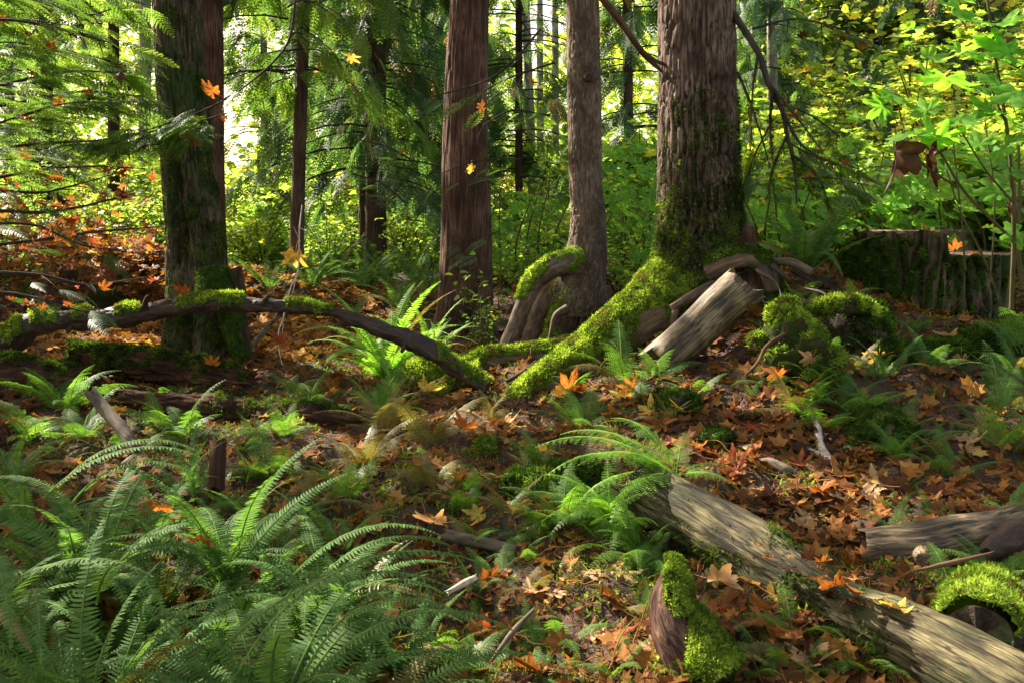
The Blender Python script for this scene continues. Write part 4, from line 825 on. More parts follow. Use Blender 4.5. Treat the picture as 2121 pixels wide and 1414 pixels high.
# moss mound with roots below it
def mound(name, label, px, py, Y, rx, ry, rz, mat, n, mm=M_moss, mk=None, seed=1, ln=.024, thick=.025, cat="moss mound"):
    c = P(px, py, Y); e = tree_thing(name, label, c, cat=cat); seg, m = 64, 34
    a = np.linspace(0, 2 * np.pi, seg, endpoint=False)[None]; b = np.linspace(-.5, 1.5, m)[:, None]
    x = np.cos(b) * np.cos(a) * rx; y = np.cos(b) * np.sin(a) * ry; z = np.sin(b) * rz * np.ones_like(a)
    V = np.stack([x, y, z], 2); k = 1 + .55 * (fbm(V / max(rx, ry) * 2.2 + seed * 7, seed, 3) - .5) * 2; k = k + .22 * (fbm(V * 22, seed + 3, 3) - .5); V = V * k[..., None] + c
    i = np.arange(m - 1)[:, None]; j = np.arange(seg)[None]; j2 = (j + 1) % seg
    F = np.stack([i * seg + j, i * seg + j2, (i + 1) * seg + j2, (i + 1) * seg + j], 2).reshape(-1, 4)
    mb = MB(); mb.add(V.reshape(-1, 3), F, .5, smooth=True); part("core", mb, mat, e)
    moss(e, V, F, mk or up_mask(.0, 6, .9), mm, n, thick, ln); return e
mound("moss_mound", "ragged mossy mound draped with roots and brambles, left of the small lipped stump", 1650, 750, 5.2, .20, .18, .22, M_soil, 7000, seed=2, mk=up_mask(.45, 7, 1.3))
mound("moss_mound", "bright lumpy moss knob on an old root end, left of the lipped stump", 1632, 655, 5.25, .08, .07, .07, M_soil, 3000, seed=4)
mound("moss_mound", "small yellow green moss ball on the bank right of the leaning log piece", 1568, 712, 5.2, .035, .035, .035, M_root, 1200, seed=5)
mound("moss_mound", "small green moss tuft standing in the litter behind the light green fern", 1008, 945, 4.75, .045, .045, .075, M_root, 2200, seed=6)
mound("moss_mound", "dark moss cushion on the litter slope below the leaning log piece", 1490, 935, 4.55, .10, .08, .07, M_root, 3500, M_dmoss, seed=7)
mound("moss_mound", "dark mossy hump on the shaded bank under the orange fallen leaves", 1400, 870, 5.0, .16, .12, .14, M_root, 5000, M_dmoss, seed=8)
mound("moss_mound", "dark moss patch hanging on the slope at the base of the litter bank", 1820, 930, 4.6, .14, .12, .18, M_root, 5000, M_dmoss, seed=9)
mound("moss_mound", "low green moss hump among small ferns behind the straight grey stick", 1150, 1010, 4.3, .2, .16, .09, M_root, 5000, M_dmoss, seed=11)
mound("brush_heap", "rust coloured leaf covered heap left of the broad maple trunk", 285, 600, 9.6, .75, .6, .38, M_soil, 5000, M_redbrush, seed=12, ln=.05, cat="brush heap")

# ================================================================== LEAVES
def leaf_outline(nth):
    """radius of a big-leaf maple outline against angle (0 = tip)"""
    th = np.linspace(-2.75, 2.75, nth)
    lobes = [(0, 1.0, .40), (.80, .97, .37), (-.80, .97, .37), (1.60, .74, .36), (-1.60, .74, .36), (2.35, .46, .4), (-2.35, .46, .4)]
    r = np.full(nth, .45)
    for c, h, w_ in lobes:
        d = np.abs(th - c) / w_
        r = np.maximum(r, .45 + (h - .45) * np.clip(1 - d ** 1.3, 0, 1))
        for off, hh in ((.22, .80), (-.22, .80)):
            d2 = np.abs(th - c - off) / .12; r = np.maximum(r, (.45 + (h * hh - .45) * np.clip(1 - d2, 0, 1) ** .8) * (h > .5))
    return th, r
def leaf_mesh(seed, curl, nth=97, rings=7, petiole=True):
    rg = np.random.default_rng(seed); th, r = leaf_outline(nth); fr = np.linspace(0, 1, rings)[1:]
    r = r * (1 + .07 * rg.normal(size=nth)); 
    pts = [np.zeros((1, 3))]; tint = [np.array([.6])]
    bend = rg.normal(0, 1, 4)
    for f in fr:
        x = np.cos(th) * r * f; y = np.sin(th) * r * f
        lob = np.cos(th / .80 * 2 * np.pi)
        z = .055 * f * (-(1 - lob)) * curl + curl * (.30 * bend[0] * x * abs(x) + .34 * (y * y) * (1 if bend[1] > -.4 else -1) + .25 * bend[2] * x * y + .12 * np.sin(y * 6 + bend[3] * 3) * f * f) + .03 * rg.normal() * f
        z = z + .10 * curl * np.abs(rg.normal()) * f ** 3 * (1 + np.sin(th * 3 + bend[2] * 4))
        pts.append(np.stack([x, y, z], 1)); tint.append(np.clip(.35 + .30 * lob ** 3 * (1 - f * .4) + .12 * rg.normal(size=nth) + .25 * (f > .95) * rg.random(), 0, 1))
    # roll up: wrap y around an axis for strongly curled leaves
    V = np.vstack(pts); T = np.concatenate(tint)
    if curl > 1.4:
        k = 1.5 * (curl - 1); yy, zz = V[:, 1].copy(), V[:, 2].copy(); V[:, 1] = np.sin(yy * k) / k * (1 + zz); V[:, 2] = zz * .5 + (1 - np.cos(yy * k)) / k
    F = []
    tri = np.stack([np.zeros(nth - 1, int), 1 + np.arange(nth - 1), 2 + np.arange(nth - 1)], 1)
    for k in range(rings - 2):
        a = 1 + k * nth + np.arange(nth - 1); F.append(np.stack([a, a + nth, a + nth + 1, a + 1], 1))
    mb = MB(); mb.add(V, tri, T, smooth=True)
    mb.f.append(np.vstack(F)); mb.m.append(np.zeros(len(mb.f[-1]), int)); mb.sm.append(np.full(len(mb.f[-1]), True))
    if petiole:
        s = np.linspace(0, 1, 7); pp = np.stack([-s * .85, .12 * bend[1] * s * s, .10 * s - .12 * s * s * bend[2]], 1)
        tube(mb, pp, [.022] + [.014] * 6, 7, 4, caps=False, tint=.85)
    return mb
LEAVES = {}
def fallen_leaf(kind, var):
    if (kind, var) not in LEAVES:
        LEAVES[(kind, var)] = leaf_mesh(var * 13 + 5, [.5, .8, 1.1, 1.5, 1.0, 1.7, .7, 1.3][var]).mesh("leaf", FALL[kind])
    return LEAVES[(kind, var)]
LANDMARKS = [("the broad maple",430,720),("the fallen limb",200,700),("the rotten mossy log",330,770),("the dark red log",600,860),("the blunt dark stick",230,860),("the rotten stub",450,960),
 ("the bright sunlit fern",800,750),("the thick cedar trunk",960,720),("the lowest mossy root",1120,800),("the scaly trunk",1200,730),("the leaning log piece",1420,740),("the lipped stump",1750,740),("the moss mound",1650,820),
 ("the sawn stump",1950,560),("the peeling forked stick",1700,930),("the long pale log",1500,1040),("the green grey stick",1600,1010),("the short greenish log",1900,1100),("the curved horn",1420,1290),("the moss capped log end",2000,1260),
 ("the light green fern",1250,950),("the straight grey stick",990,1140),("the green moss tuft",1008,945),("the foreground sword ferns",600,1200),("the low left fern mass",150,1150),("the bottom edge",1150,1390),("the dark shaded log",1950,830),("the lower right corner",1950,1390),("the pale curled leaf",900,1070)]
def near_words(px, py):
    d = [((px - a) ** 2 + (py - b) ** 2, n, a, b) for n, a, b in LANDMARKS]; _, n, a, b = min(d)
    dx, dy = px - a, py - b
    if abs(dx) < 45 and abs(dy) < 35: return "beside " + n
    if abs(dx) > abs(dy): return ("left of " if dx < 0 else "right of ") + n
    return ("behind " if dy < 0 else "in front of ") + n
placed = []
def put_leaf(px, py, size_px, kind, var=None, tilt=None, yaw=None, Y=None, lift=.004, label=None, lit=True, name="fallen_leaf", grp=True):
    if Y is None:
        h = hit(px, py)
        if h is None: return None
    else: h = P(px, py, Y); h[2] = max(h[2], gh(h[0], h[1])[0] + .015)
    sz = size_px * PXM(h[1]) * .52
    var = random.randrange(8) if var is None else var
    yaw = random.uniform(0, 6.28) if yaw is None else yaw
    o = bpy.data.objects.new(name, fallen_leaf(kind, var)); COL.objects.link(o)
    if Y is None:
        e_ = .06; nx = (gh(h[0] - e_, h[1])[0] - gh(h[0] + e_, h[1])[0]) / (2 * e_); ny = (gh(h[0], h[1] - e_)[0] - gh(h[0], h[1] + e_)[0]) / (2 * e_)
        up = Vector((nx * .8, ny * .8 , 1)).normalized()
    else: up = Vector((0, 0, 1))
    q = up.to_track_quat('Z', 'Y')
    if tilt is None: tilt = (random.gauss(0, .22), random.gauss(0, .22))
    o.rotation_euler = (Euler((tilt[0], tilt[1], 0)).to_quaternion() @ q @ Euler((0, 0, yaw)).to_quaternion()).to_euler()
    o.location = (h[0], h[1], h[2] + lift + .05 * sz); o.scale = (sz, sz, sz)
    placed.append([o, px, py, kind, size_px, label, grp])
    return o
# the ones that stand out: px, py, size px, colour, variant, tilt, yaw, Y, label
F_ = (-.9, 0)
for a in [
 (1030,880,100,'tan',1,(-.35,0),1.2,None,"star shaped tan leaf lying flat in sun, beside a smaller one"),
 (1075,885,60,'tan',0,(-.35,.1),.6,None,"small tan leaf overlapping the star shaped tan leaf"),
 (975,840,70,'rust brown',0,None,2.6,None,"broad rust leaf on the litter in front of the mossy root ends"),
 (1180,815,86,'orange',2,(-.9,.1),1.8,5.5,"big glowing orange leaf propped up below the lowest mossy root"),
 (1310,805,66,'orange',4,(-.9,-.3),1.2,5.3,"orange leaf standing on the bank under the fir's root"),
 (1165,835,50,'yellow',3,(-.7,.3),0,5.45,"rolled pale yellow leaf under the big glowing orange leaf"),
 (885,815,66,'yellow',4,(-.9,.5),1.7,6.1,"yellow pointed leaf standing against the mossy root lump"),
 (960,885,62,'orange',5,(-1,.4),1.6,5.0,"folded orange leaf standing on edge in the litter"),
 (1280,890,70,'rust brown',2,(-.5,0),.9,4.9,"copper leaf caught among the small ferns below the bank"),
 (1130,935,62,'yellow',6,(-.7,.2),2.2,4.6,"orange yellow leaf just above the light green fern"),
 (900,1085,96,'tan',3,(-.5,.2),.2,3.75,"pale curled leaf resting on the foreground fern tips"),
 (1485,1205,108,'tan',5,(-.5,.1),2.7,2.95,"crumpled tan leaf beside the moss on the curved horn"),
 (1740,1215,120,'rust brown',2,(-.3,.1),1.2,2.98,"curled copper leaf on top of the long pale log"),
 (1855,1262,104,'yellow',1,(-.35,.25),-1.5,2.9,"cream coloured leaf draped over the long pale log"),
 (1265,1318,104,'red',2,(-.35,0),1.4,None,"bright red orange leaf on the moss near the bottom edge"),
 (1270,1240,92,'rust brown',4,(-.5,.3),2.7,None,"dull brown leaf on short stalk above the bright red leaf"),
 (1105,1395,110,'rust brown',5,(-.4,.1),1.2,None,"crumpled copper leaf touching the bottom edge"),
 (1000,1320,96,'red',3,(-.8,.3),.6,None,"dark red leaf standing beside the foreground fern tips"),
 (900,1175,104,'rust brown',7,(-.5,.3),1.2,None,"large crumpled leaf pushing between the foreground fern tips"),
 (1010,1205,86,'rust brown',4,(-.9,.2),.9,None,"folded red brown leaf left of the grey twig"),
 (1100,1230,80,'tan',3,(-.3,0),.2,None,"torn copper leaf on the moss below the grey stick"),
 (1180,1165,44,'tan',7,(-1,.2),1.6,3.5,"small withered pale leaf hanging on a grass stem"),
 (900,1345,110,'tan',0,(-.4,0),2.9,None,"long tan leaf under the foreground fern tips at the bottom"),
 (1540,925,92,'tan',0,(-.3,.1),.7,None,"large tan leaf spread on the sunlit litter slope"),
 (1515,940,70,'rust brown',1,(-.3,.1),2.2,None,"brown leaf under the large tan leaf of the slope"),
 (1570,955,84,'dark brown',6,(-.3,0),4.2,None,"dark brown leaf below the large tan leaf"),
 (1500,1050,60,'orange',2,(-.4,.1),2.0,None,"orange leaf tucked against the upper edge of the long log"),
 (1500,860,50,'orange',4,None,1.3,None,"small orange leaf below the leaning log piece"),
 (1670,1095,74,'tan',4,(-.3,.2),2.6,None,"tan leaf with yellow rim above the short greenish log"),
 (1690,1075,80,'yellow',2,(-.3,.2),.4,None,"orange yellow leaf overlapping the tan rimmed leaf"),
 (1610,775,60,'orange',3,(-1,0),-1.5,5.0,"orange brown leaf hanging on the moss mound"),
 (1680,745,56,'tan',3,(-.9,0),-1.2,4.98,"curled tan leaf hooked on the bramble mound"),
 (1870,680,0,'tan',0,None,0,5.0,None),
 (1965,699,56,'tan',3,(-.3,.2),0,5.36,"pale tan leaf on the shaded log below the sawn stump"),
 (1820,742,60,'yellow',3,(-1,0),-1.6,5.15,"yellow lobed leaf hanging beside the shaded log"),
 (1990,745,54,'tan',3,(-1.2,0),-1.6,5.22,"limp tan leaf hanging over the shaded log's face"),
 (1560,640,48,'rust brown',2,(-1,0),-1.6,5.5,"rust leaf hanging beside the top of the leaning log piece"),
 (1675,800,60,'rust brown',5,None,1,4.85,"brown leaf on the slope under the bramble mound"),
 (1930,484,60,'orange',2,(-.3,0),.5,7.1,"orange leaf on the back level of the sawn stump"),
 (1925,515,46,'orange',4,(-.5,.2),1.6,6.6,"orange leaf standing on the stump's lower level"),
 (1978,516,50,'orange',1,(-.5,0),1.2,6.6,"second orange leaf on the stump's lower level, nearer the rim"),
 (2010,528,50,'rust brown',0,(-.2,0),2.2,6.6,"flat rust leaf at the lip of the stump's lower level"),
 (612,530,72,'yellow',2,(-1.2,.2),-1.6,6.9,"glowing yellow leaf hanging on a thin white twig"),
 (575,700,40,'red',3,(-1.2,.2),-1.6,6.6,"small red withered leaf hanging low on the white twig"),
 (728,120,30,'yellow',3,(-1.2,.2),-1.6,6.6,"yellow leaf hanging alone high between the dark trunks"),
 (395,290,54,'rust brown',1,(-1.0,.2),-1.5,5.1,"brown red leaf stuck on the bough across the broad maple"),
 (440,195,60,'orange',1,(-.7,.2),.6,5.3,"orange leaf caught on the long thin limb by the maple trunk"),
 (465,248,26,'rust brown',1,(-1.1,.2),.6,5.3,"small leaf silhouetted against the white sky"),
 (1895,365,0,'dark brown',5,None,0,4.4,None),
 (160,910,70,'orange',1,(-.4,0),1.4,None,"orange leaf behind the pale sunlit frond"),
 (230,800,76,'red',2,(-.6,0),1.4,None,"red leaf cluster standing behind the blunt dark stick"),
 (315,805,60,'red',4,(-.8,0),1.2,None,"bright red orange leaf right of the blunt dark stick"),
 (150,820,62,'orange',4,(-.6,0),1.4,None,"orange leaf left of the blunt dark stick"),
 (330,1050,84,'orange',4,(-.8,.2),-1.2,3.3,"orange leaf caught in the sword fern below the pale frond"),
 (420,1120,80,'orange',2,(-.8,.2),-1.2,3.0,"bright orange leaf deep among the foreground fern fronds"),
 (590,1005,76,'yellow',4,(-.6,0),1.6,None,"yellow leaf behind the foreground ferns near the rotten stub"),
 (660,960,92,'rust brown',2,(-.4,0),1.2,None,"large copper leaf in the sun behind the foreground ferns"),
 (740,1080,60,'red',2,(-.3,0),.3,None,"red orange leaf at the back edge of the foreground ferns"),
 (440,755,44,'orange',4,(-.9,0),1.6,6.0,"orange leaf perched on the end of the rotten mossy log"),
 (380,605,56,'rust brown',1,(-.7,0),.5,6.25,"rust leaf lying on the fallen limb before the maple"),
 (100,715,64,'tan',0,(-.5,0),-1.3,6.15,"tan leaf hanging just under the fallen limb"),
 (180,725,60,'tan',4,(-.5,0),2.3,None,"tan leaf on the litter under the fallen limb"),
 (700,965,50,'tan',4,None,None,None,"tan leaf in the litter beside the large copper leaf"),
 (1590,1260,90,'rust brown',5,(-.6,0),1.6,2.95,"brown folded leaf standing beside the long pale log's middle"),
 (1640,1310,96,'rust brown',2,(-.3,0),.3,2.85,"spiky copper leaf below the folded brown leaf"),
 (1200,1390,70,'orange',1,None,None,None,"orange leaf right of the crumpled copper leaf at the bottom"),
 ]:
    if a[2]: put_leaf(a[0], a[1], a[2], a[3], a[4], a[5], a[6], a[7], label=a[8], name="maple_leaf")
    # unlabeled rows are skipped
# leaves lying over the bramble mound
# debris lying on the long log's middle
for _ in range(16):
    t_ = random.random(); put_leaf(1560 + t_ * 230, 1120 + t_ * 100 + random.gauss(0, 26), random.uniform(30, 70), random.choice(['rust brown', 'dark brown', 'tan']), Y=3.27 - t_ * .3, tilt=(-.35 + random.gauss(0, .2), random.gauss(0, .25)), name="maple_leaf")
# the many
def in_ferns(px, py):
    return py > 1010 + .12 * px and px < 880
zones = [ # px range, py range, count, mean size at that depth in metres, weights
 ((880,1400),(830,960),26),((1430,1800),(840,1090),46),((1640,2110),(960,1090),24),((900,1700),(1180,1410),24),((880,1300),(980,1150),10),((0,560),(780,900),20),((60,500),(640,760),14),((520,900),(880,1000),14),((520,900),(680,860),8),((1240,1500),(800,900),12),((1550,1800),(580,830),24),((1750,2110),(860,960),10),((1820,2110),(1190,1410),10)]
KW = ['rust brown'] * 10 + ['tan'] * 4 + ['dark brown'] * 7 + ['orange'] * 2 + ['red'] * 2 + ['yellow']
for (xa, xb), (ya, yb), n in zones:
    for _ in range(n):
        px, py = random.uniform(xa, xb), random.uniform(ya, yb)
        if in_ferns(px, py): continue
        h = hit(px, py)
        if h is None or h[1] > 11: continue
        put_leaf(px, py, random.uniform(.10, .18) / PXM(h[1]) , random.choice(KW), tilt=(random.gauss(-.06, .2), random.gauss(0, .2)), label=None, name="maple_leaf", lift=.012)
# leaves caught in the boughs on the left
BP = np.vstack(BPTS); bx, by = to_px(BP)
def caught(n, x0, x1, y0, y1, s0, s1, kinds):
    c = np.nonzero((bx > x0) & (bx < x1) & (by > y0) & (by < y1))[0]
    for i in RNG.choice(c, min(n, len(c)), replace=False):
        put_leaf(bx[i], by[i], random.uniform(s0, s1), random.choice(kinds), var=random.choice([2, 3, 5, 7, 4]), Y=BP[i, 1] - .01, tilt=(random.gauss(-.6, .5), random.gauss(0, .6)), name="caught_leaf")
KB = ['orange', 'rust brown', 'rust brown', 'rust brown', 'red', 'dark brown', 'dark brown']
caught(18, 0, 340, 30, 360, 24, 42, KB); caught(44, 0, 345, 360, 640, 24, 44, KB)
caught(4, 560, 1180, 40, 500, 22, 34, ['orange', 'rust brown', 'yellow']); caught(8, 1540, 1820, 20, 420, 22, 36, ['orange', 'rust brown', 'dark brown'])
SZ = lambda s: "small" if s < 34 else ("large" if s > 70 else "")
ORD = ["leftmost", "second from the left", "third from the left", "fourth from the left", "fifth from the left", "sixth from the left"]
bk = {}
for r in placed:
    o, px, py, kind, s, lab, grp = r
    o["category"] = "leaf"
    if lab: o["label"] = lab; continue
    if o.name.startswith("caught"):
        where = ("among the lacy boughs" + (" high up" if py < 200 else (" low down" if py > 420 else " halfway up"))) if px < 340 else ("between the dark trunks" if px < 900 else ("right of the fir" if px > 1500 else "beside the scaly trunk"))
        key = f"{kind} leaf caught {where}"
    else: key = (SZ(s) + f" {kind} fallen maple leaf " + near_words(px, py)).strip()
    bk.setdefault(key, []).append(r)
for key, L_ in bk.items():
    L_.sort(key=lambda r: r[1])
    for i, r in enumerate(L_):
        if len(L_) == 1: r[0]["label"] = key
        elif len(L_) <= 6: r[0]["label"] = (ORD[i] if i < len(L_) - 1 or i == 0 else "rightmost") + " " + key.replace("fallen ", "")
        else: r[0]["label"] = key; r[0]["group"] = key.replace(" leaf", " leaves", 1) 
        r[0]["group"] = "leaves caught in the boughs" if r[0].name.startswith("caught") else "maple leaves fallen on the forest floor"

# ------------------------------------------------------------------ litter, needles and twigs that nobody could count
def low_leaf():
    th = np.array([-2.6,-2.1,-1.75,-1.2,-.8,-.4,0,.4,.8,1.2,1.75,2.1,2.6]); r = np.array([.42,.5,.8,.56,.95,.62,1,.62,.95,.56,.8,.5,.42])
    v = np.vstack([[0, 0, 0], np.stack([np.cos(th) * r, np.sin(th) * r, .12 * r * r + .05 * np.sin(th * 5)], 1)]); f = np.array([[0, i, i + 1] for i in range(1, 13)]); return v, f
LOWL = low_leaf()
def on_ground(n, x0, x1, y0, y1, pw=1.0):
    y = y0 + (y1 - y0) * RNG.random(n) ** pw; x = RNG.uniform(x0, x1, n) * y * .56 / 1.0
    z = gh(x, y); e_ = .04; nx = (gh(x - e_, y) - gh(x + e_, y)) / (2 * e_); ny = (gh(x, y - e_) - gh(x, y + e_)) / (2 * e_)
    return np.stack([x, y, z], 1), np.stack([nx, ny, np.ones(n)], 1)
def surf_frames(nrm, tilt):
    n = len(nrm); nz = nrm + RNG.normal(0, tilt, (n, 3)) * [1, 1, 0]; nz /= np.linalg.norm(nz, axis=1, keepdims=True)
    a = rnd_dirs(n, -.2, .2); x = a - nz * (a * nz).sum(1, keepdims=True); x /= np.linalg.norm(x, axis=1, keepdims=True)
    return np.stack([x, np.cross(nz, x), nz], 2)
mb = MB()
n = 62000; p, nr = on_ground(n, -1.7, 1.7, 2.4, 12, 1.3); frag = np.array([[-.5, -.3, 0], [.3, -.45, .05], [.55, .1, .12], [.1, .5, .03], [-.45, .25, .1]]); ff = np.array([[0, 1, 2], [0, 2, 3], [0, 3, 4]])
p[:, 2] += RNG.uniform(.002, .02, n); cl = fbm(p * 2.2, 31, 3); k = RNG.random(n) < np.clip((cl - .32) * 5, .25, 1)
stamp(mb, frag, ff, p[k], surf_frames(nr[k], .45), RNG.uniform(.008, .036, k.sum()), np.clip(RNG.normal(.34, .26, k.sum()), 0, 1))
n = 32550; p, nr = on_ground(n, -1.7, 1.7, 2.5, 13, 1.1); p[:, 2] += RNG.uniform(.004, .03, n)
px_, py_ = to_px(p); cl = fbm(p * 1.6, 33, 3); slp = ((px_ > 1380) & (py_ < 1130)) | (py_ < 860)
k = (RNG.random(n) < np.clip((cl - .42) * 5, .10, 1) * .55 + .20 * slp)
stamp(mb, LOWL[0], LOWL[1], p[k], surf_frames(nr[k], .55), RNG.uniform(.03, .075, k.sum()), np.clip(RNG.normal(.42, .22, k.sum()), 0, 1))
# deep leaf drift behind and left
p = np.stack([RNG.uniform(-4.2, -.9, 2600), RNG.uniform(7.2, 12, 2600), np.zeros(2600)], 1); p[:, 2] = gh(p[:, 0], p[:, 1]) + .02
stamp(mb, LOWL[0], LOWL[1], p, surf_frames(np.tile([0, 0, 1.0], (2600, 1)), .5), RNG.uniform(.05, .10, 2600), np.clip(RNG.normal(.65, .2, 2600), 0, 1))
tag(link("leaf_litter", mb.mesh("leaf_litter", M_lit)), "loose rust and brown leaf fragments covering the forest floor", "leaf litter", kind="stuff")
mb = MB(); n = 46500; p, nr = on_ground(n, -1.7, 1.7, 2.4, 9, 1.2); p[:, 2] += RNG.uniform(0, .02, n)
stamp(mb, np.array([[0,-.5,0],[0,.5,0],[1,.4,0],[1,-.4,0]]) * [1, .05, 1], np.array([[0,1,2,3]]), p, surf_frames(nr, .35), RNG.uniform(.02, .07, n), np.clip(RNG.normal(.35, .25, n), 0, 1))
n = 1550; p, nr = on_ground(n, -1.7, 1.7, 2.5, 9, 1.2); p[:, 2] += .01; fr = surf_frames(nr, .5)
for i in range(n):
    s = np.linspace(0, RNG.uniform(.06, .28), 5); q = p[i] + fr[i][:, 0] * s[:, None] + RNG.normal(0, .008, (5, 3)); tube(mb, q, [.003, .0025, .002, .002, .001], 7, 4, caps=False, tint=RNG.uniform(.1, .9))
tag(link("needle_litter", mb.mesh("needle_litter", M_lit)), "fine twigs and conifer needles strewn over the soil", "twig litter", kind="stuff")
# ground moss and low herbs
mb = MB(); n = 93000; p, nr = on_ground(n, -1.7, 1.7, 2.3, 8, 1.2); px_, py_ = to_px(p)
cl = fbm(p * 2.6, 51, 4); slope = (px_ > 1400) & (py_ > 830) & (py_ < 1120)
k = RNG.random(n) < np.clip((cl - .46 - .12 * slope + .10 * ((py_ > 1150) & (px_ > 850))) * 9, 0, 1); p = p[k]; nr = nr[k]; n = len(p)
d = nr * RNG.uniform(.3, 1, (n, 1)) + rnd_dirs(n) * .8; stamp(mb, BT * [1, .32, 1], BF3, p + [0, 0, .005], frames(d, roll=RNG.uniform(0, 6, n)), RNG.uniform(.012, .04, n), np.clip(fbm(p * 12, 4, 3) * 1.3 - .3 + RNG.normal(0, .15, n), 0, 1))
mb2 = MB(); n = 52000; p, nr = on_ground(n, -1.7, 1.7, 2.6, 7.5, 1.1); px_, py_ = to_px(p); cl = fbm(p * 1.8, 57, 4)
k = RNG.random(n) < np.clip((cl - .44) * 7, 0, 1) * np.where((px_ > 1430) & (py_ > 820) & (py_ < 1130), .12, 1); p = p[k]; nr = nr[k]; n = len(p)
d = nr * RNG.uniform(.6, 1.6, (n, 1)) + rnd_dirs(n) * .8; stamp(mb2, BT * [1, .10, 1.5], BF3, p, frames(d, roll=RNG.uniform(0, 6, n)), RNG.uniform(.015, .05, n), np.clip(fbm(p * 7, 4, 3) * 1.4 - .2 + RNG.normal(0, .15, n), 0, 1))
tag(link("dry_undergrowth", mb2.mesh("dry_undergrowth", M_brown_fern)), "fine faded stems and feathery dry growth between the ferns", "undergrowth", kind="stuff")
tag(link("ground_moss", mb.mesh("ground_moss", M_moss)), "feathery green moss growing in patches on the soil", "moss", kind="stuff")

# ================================================================== FERNS
rs2 = random.Random(3)
def frond_curve(a0, a1, n=30, base=.0, pw=1.3):
    s = np.linspace(0, 1, n); a = a0 + (a1 - a0) * s ** pw
    x = np.concatenate([[0], np.cumsum(np.cos(a[:-1])) / (n - 1)]); z = np.concatenate([[0], np.cumsum(np.sin(a[:-1])) / (n - 1)])
    return x, z, a
def sword_frond(seed, a0=1.15, a1=-.45, pairs=46, wid=.082, side=0.0, low=False):
    """once-divided frond along X, length 1"""
    rg = np.random.default_rng(seed); x, z, a = frond_curve(a0, a1, 30); y = side * np.linspace(0, 1, 30) ** 2
    c = np.stack([x, y, z], 1); mb = MB()
    tube(mb, c, np.linspace(.0075, .0015, 30), 16 if not low else 8, 4, caps=False, tint=.95)
    st = np.linspace(.10, .99, pairs); I = st * 29; i = np.minimum(I.astype(int), 28); f = (I - i)[:, None]
    pos = c[i] * (1 - f) + c[i+1] * f; tan = c[i+1] - c[i]; tan /= np.linalg.norm(tan, axis=1, keepdims=True)
    lat = np.cross(np.tile([0, 0, 1.0], (pairs, 1)), tan); lat /= np.linalg.norm(lat, axis=1, keepdims=True); up = np.cross(tan, lat)
    # profile of pinna length
    prof = wid * np.clip(np.minimum((st - .04) * 7, 1), 0, 1) ** .6 * np.clip((1.02 - st) / .62, 0, 1) ** .75
    K = 5 if not low else 3; us = np.linspace(0, 1, K)
    V, F, T = [], [], []; base = 0
    sp = .60 / pairs * .50
    for sd in (-1, 1):
        tw = rg.normal(0, .16, pairs); sw = rg.normal(.22, .07, pairs); dr = rg.normal(.30, .10, pairs); ln = prof * rg.uniform(.9, 1.08, pairs)
        for k, u in enumerate(us):
            ctr = pos + (sd * lat * u + tan * sw[:, None] * u * u - up * (dr[:, None] * u * u) * .5 + tan * .05 * u) * ln[:, None]
            w_ = sp * (1.0 if k == 0 else (1 - u ** 2.2) * 1.0 + .04) * (.85 + .3 * min(1, 1))
            ax = tan * np.cos(tw)[:, None] + up * np.sin(tw)[:, None] * sd
            V.append(np.stack([ctr - ax * w_, ctr + ax * w_ ], 1))
        A = np.stack(V[-K:], 1).reshape(pairs * K * 2, 3)  # pairs,K,2
        idx = np.arange(pairs)[:, None] * K * 2 + np.arange(K - 1)[None] * 2 + base
        q = np.stack([idx, idx + 1, idx + 3, idx + 2], 2).reshape(-1, 4)
        if sd < 0: q = q[:, ::-1]
        F.append(q); T.append(A); base += len(A)
    V = np.vstack(T); tt = np.repeat(np.clip(rg.normal(.45, .12, pairs * 2), 0, 1), K * 2)
    mb.add(V, np.vstack(F), tt); return mb
def lady_frond(seed, a0=1.0, a1=-.5, pairs=19, wid=.25, pin=10):
    """twice-divided lacy frond along X, length 1"""
    rg = np.random.default_rng(seed); x, z, a = frond_curve(a0, a1, 24); c = np.stack([x, 0 * x, z], 1); mb = MB()
    tube(mb, c, np.linspace(.008, .0015, 24), 12, 4, caps=False, tint=.9)
    st = .16 + .83 * np.linspace(0, 1, pairs) ** .92; V, F, T = [], [], []; n0 = 0
    for q, s in enumerate(st):
        I = s * 23; i = min(int(I), 22); f = I - i; p = c[i] * (1 - f) + c[i+1] * f; t = c[i+1] - c[i]; t /= np.linalg.norm(t)
        up = np.array([-t[2], 0, t[0]]); L_ = wid * (1.03 - s) ** .85 * min(1, .55 + s * 1.4) 
        for sd in (-1, 1):
            lat = np.array([0, sd, 0]); d = lat + t * rg.normal(.30, .06) - up * .05; d /= np.linalg.norm(d); nrm = np.cross(d, t); nrm /= np.linalg.norm(nrm); side = np.cross(nrm, d)
            m = max(3, int(pin * (1.1 - s) + 2)); L2 = L_ * rg.uniform(.9, 1.1); dr = rg.uniform(.15, .45)
            for k in range(m):
                u = (k + .7) / (m + .3); pp = p + d * L2 * u - up * L2 * dr * u * u; l3 = L2 * .24 * (1 - u) ** .7 + .006; w3 = L2 / m * .36
                for s3 in (-1, 1):
                    e = side * s3 * l3 + d * l3 * .35; w = d * w3
                    V += [pp - w * .7, pp + w * .7, pp + e * .65 + w * .75, pp + e, pp + e * .6 - w * .75]
                    F.append([n0, n0+1, n0+2, n0+4]); F.append([n0+4, n0+2, n0+3, n0+3]); n0 += 5; T += [rg.normal(.5, .15)] * 5
    V = np.array(V); F = np.array(F); quad = F[0::2]; tri = F[1::2][:, :3]
    T = np.clip(T, 0, 1); mb.add(V, quad, T); mb.f.append(tri + (mb.n - len(V))); mb.m.append(np.zeros(len(tri), int)); mb.sm.append(np.zeros(len(tri), bool))
    return mb
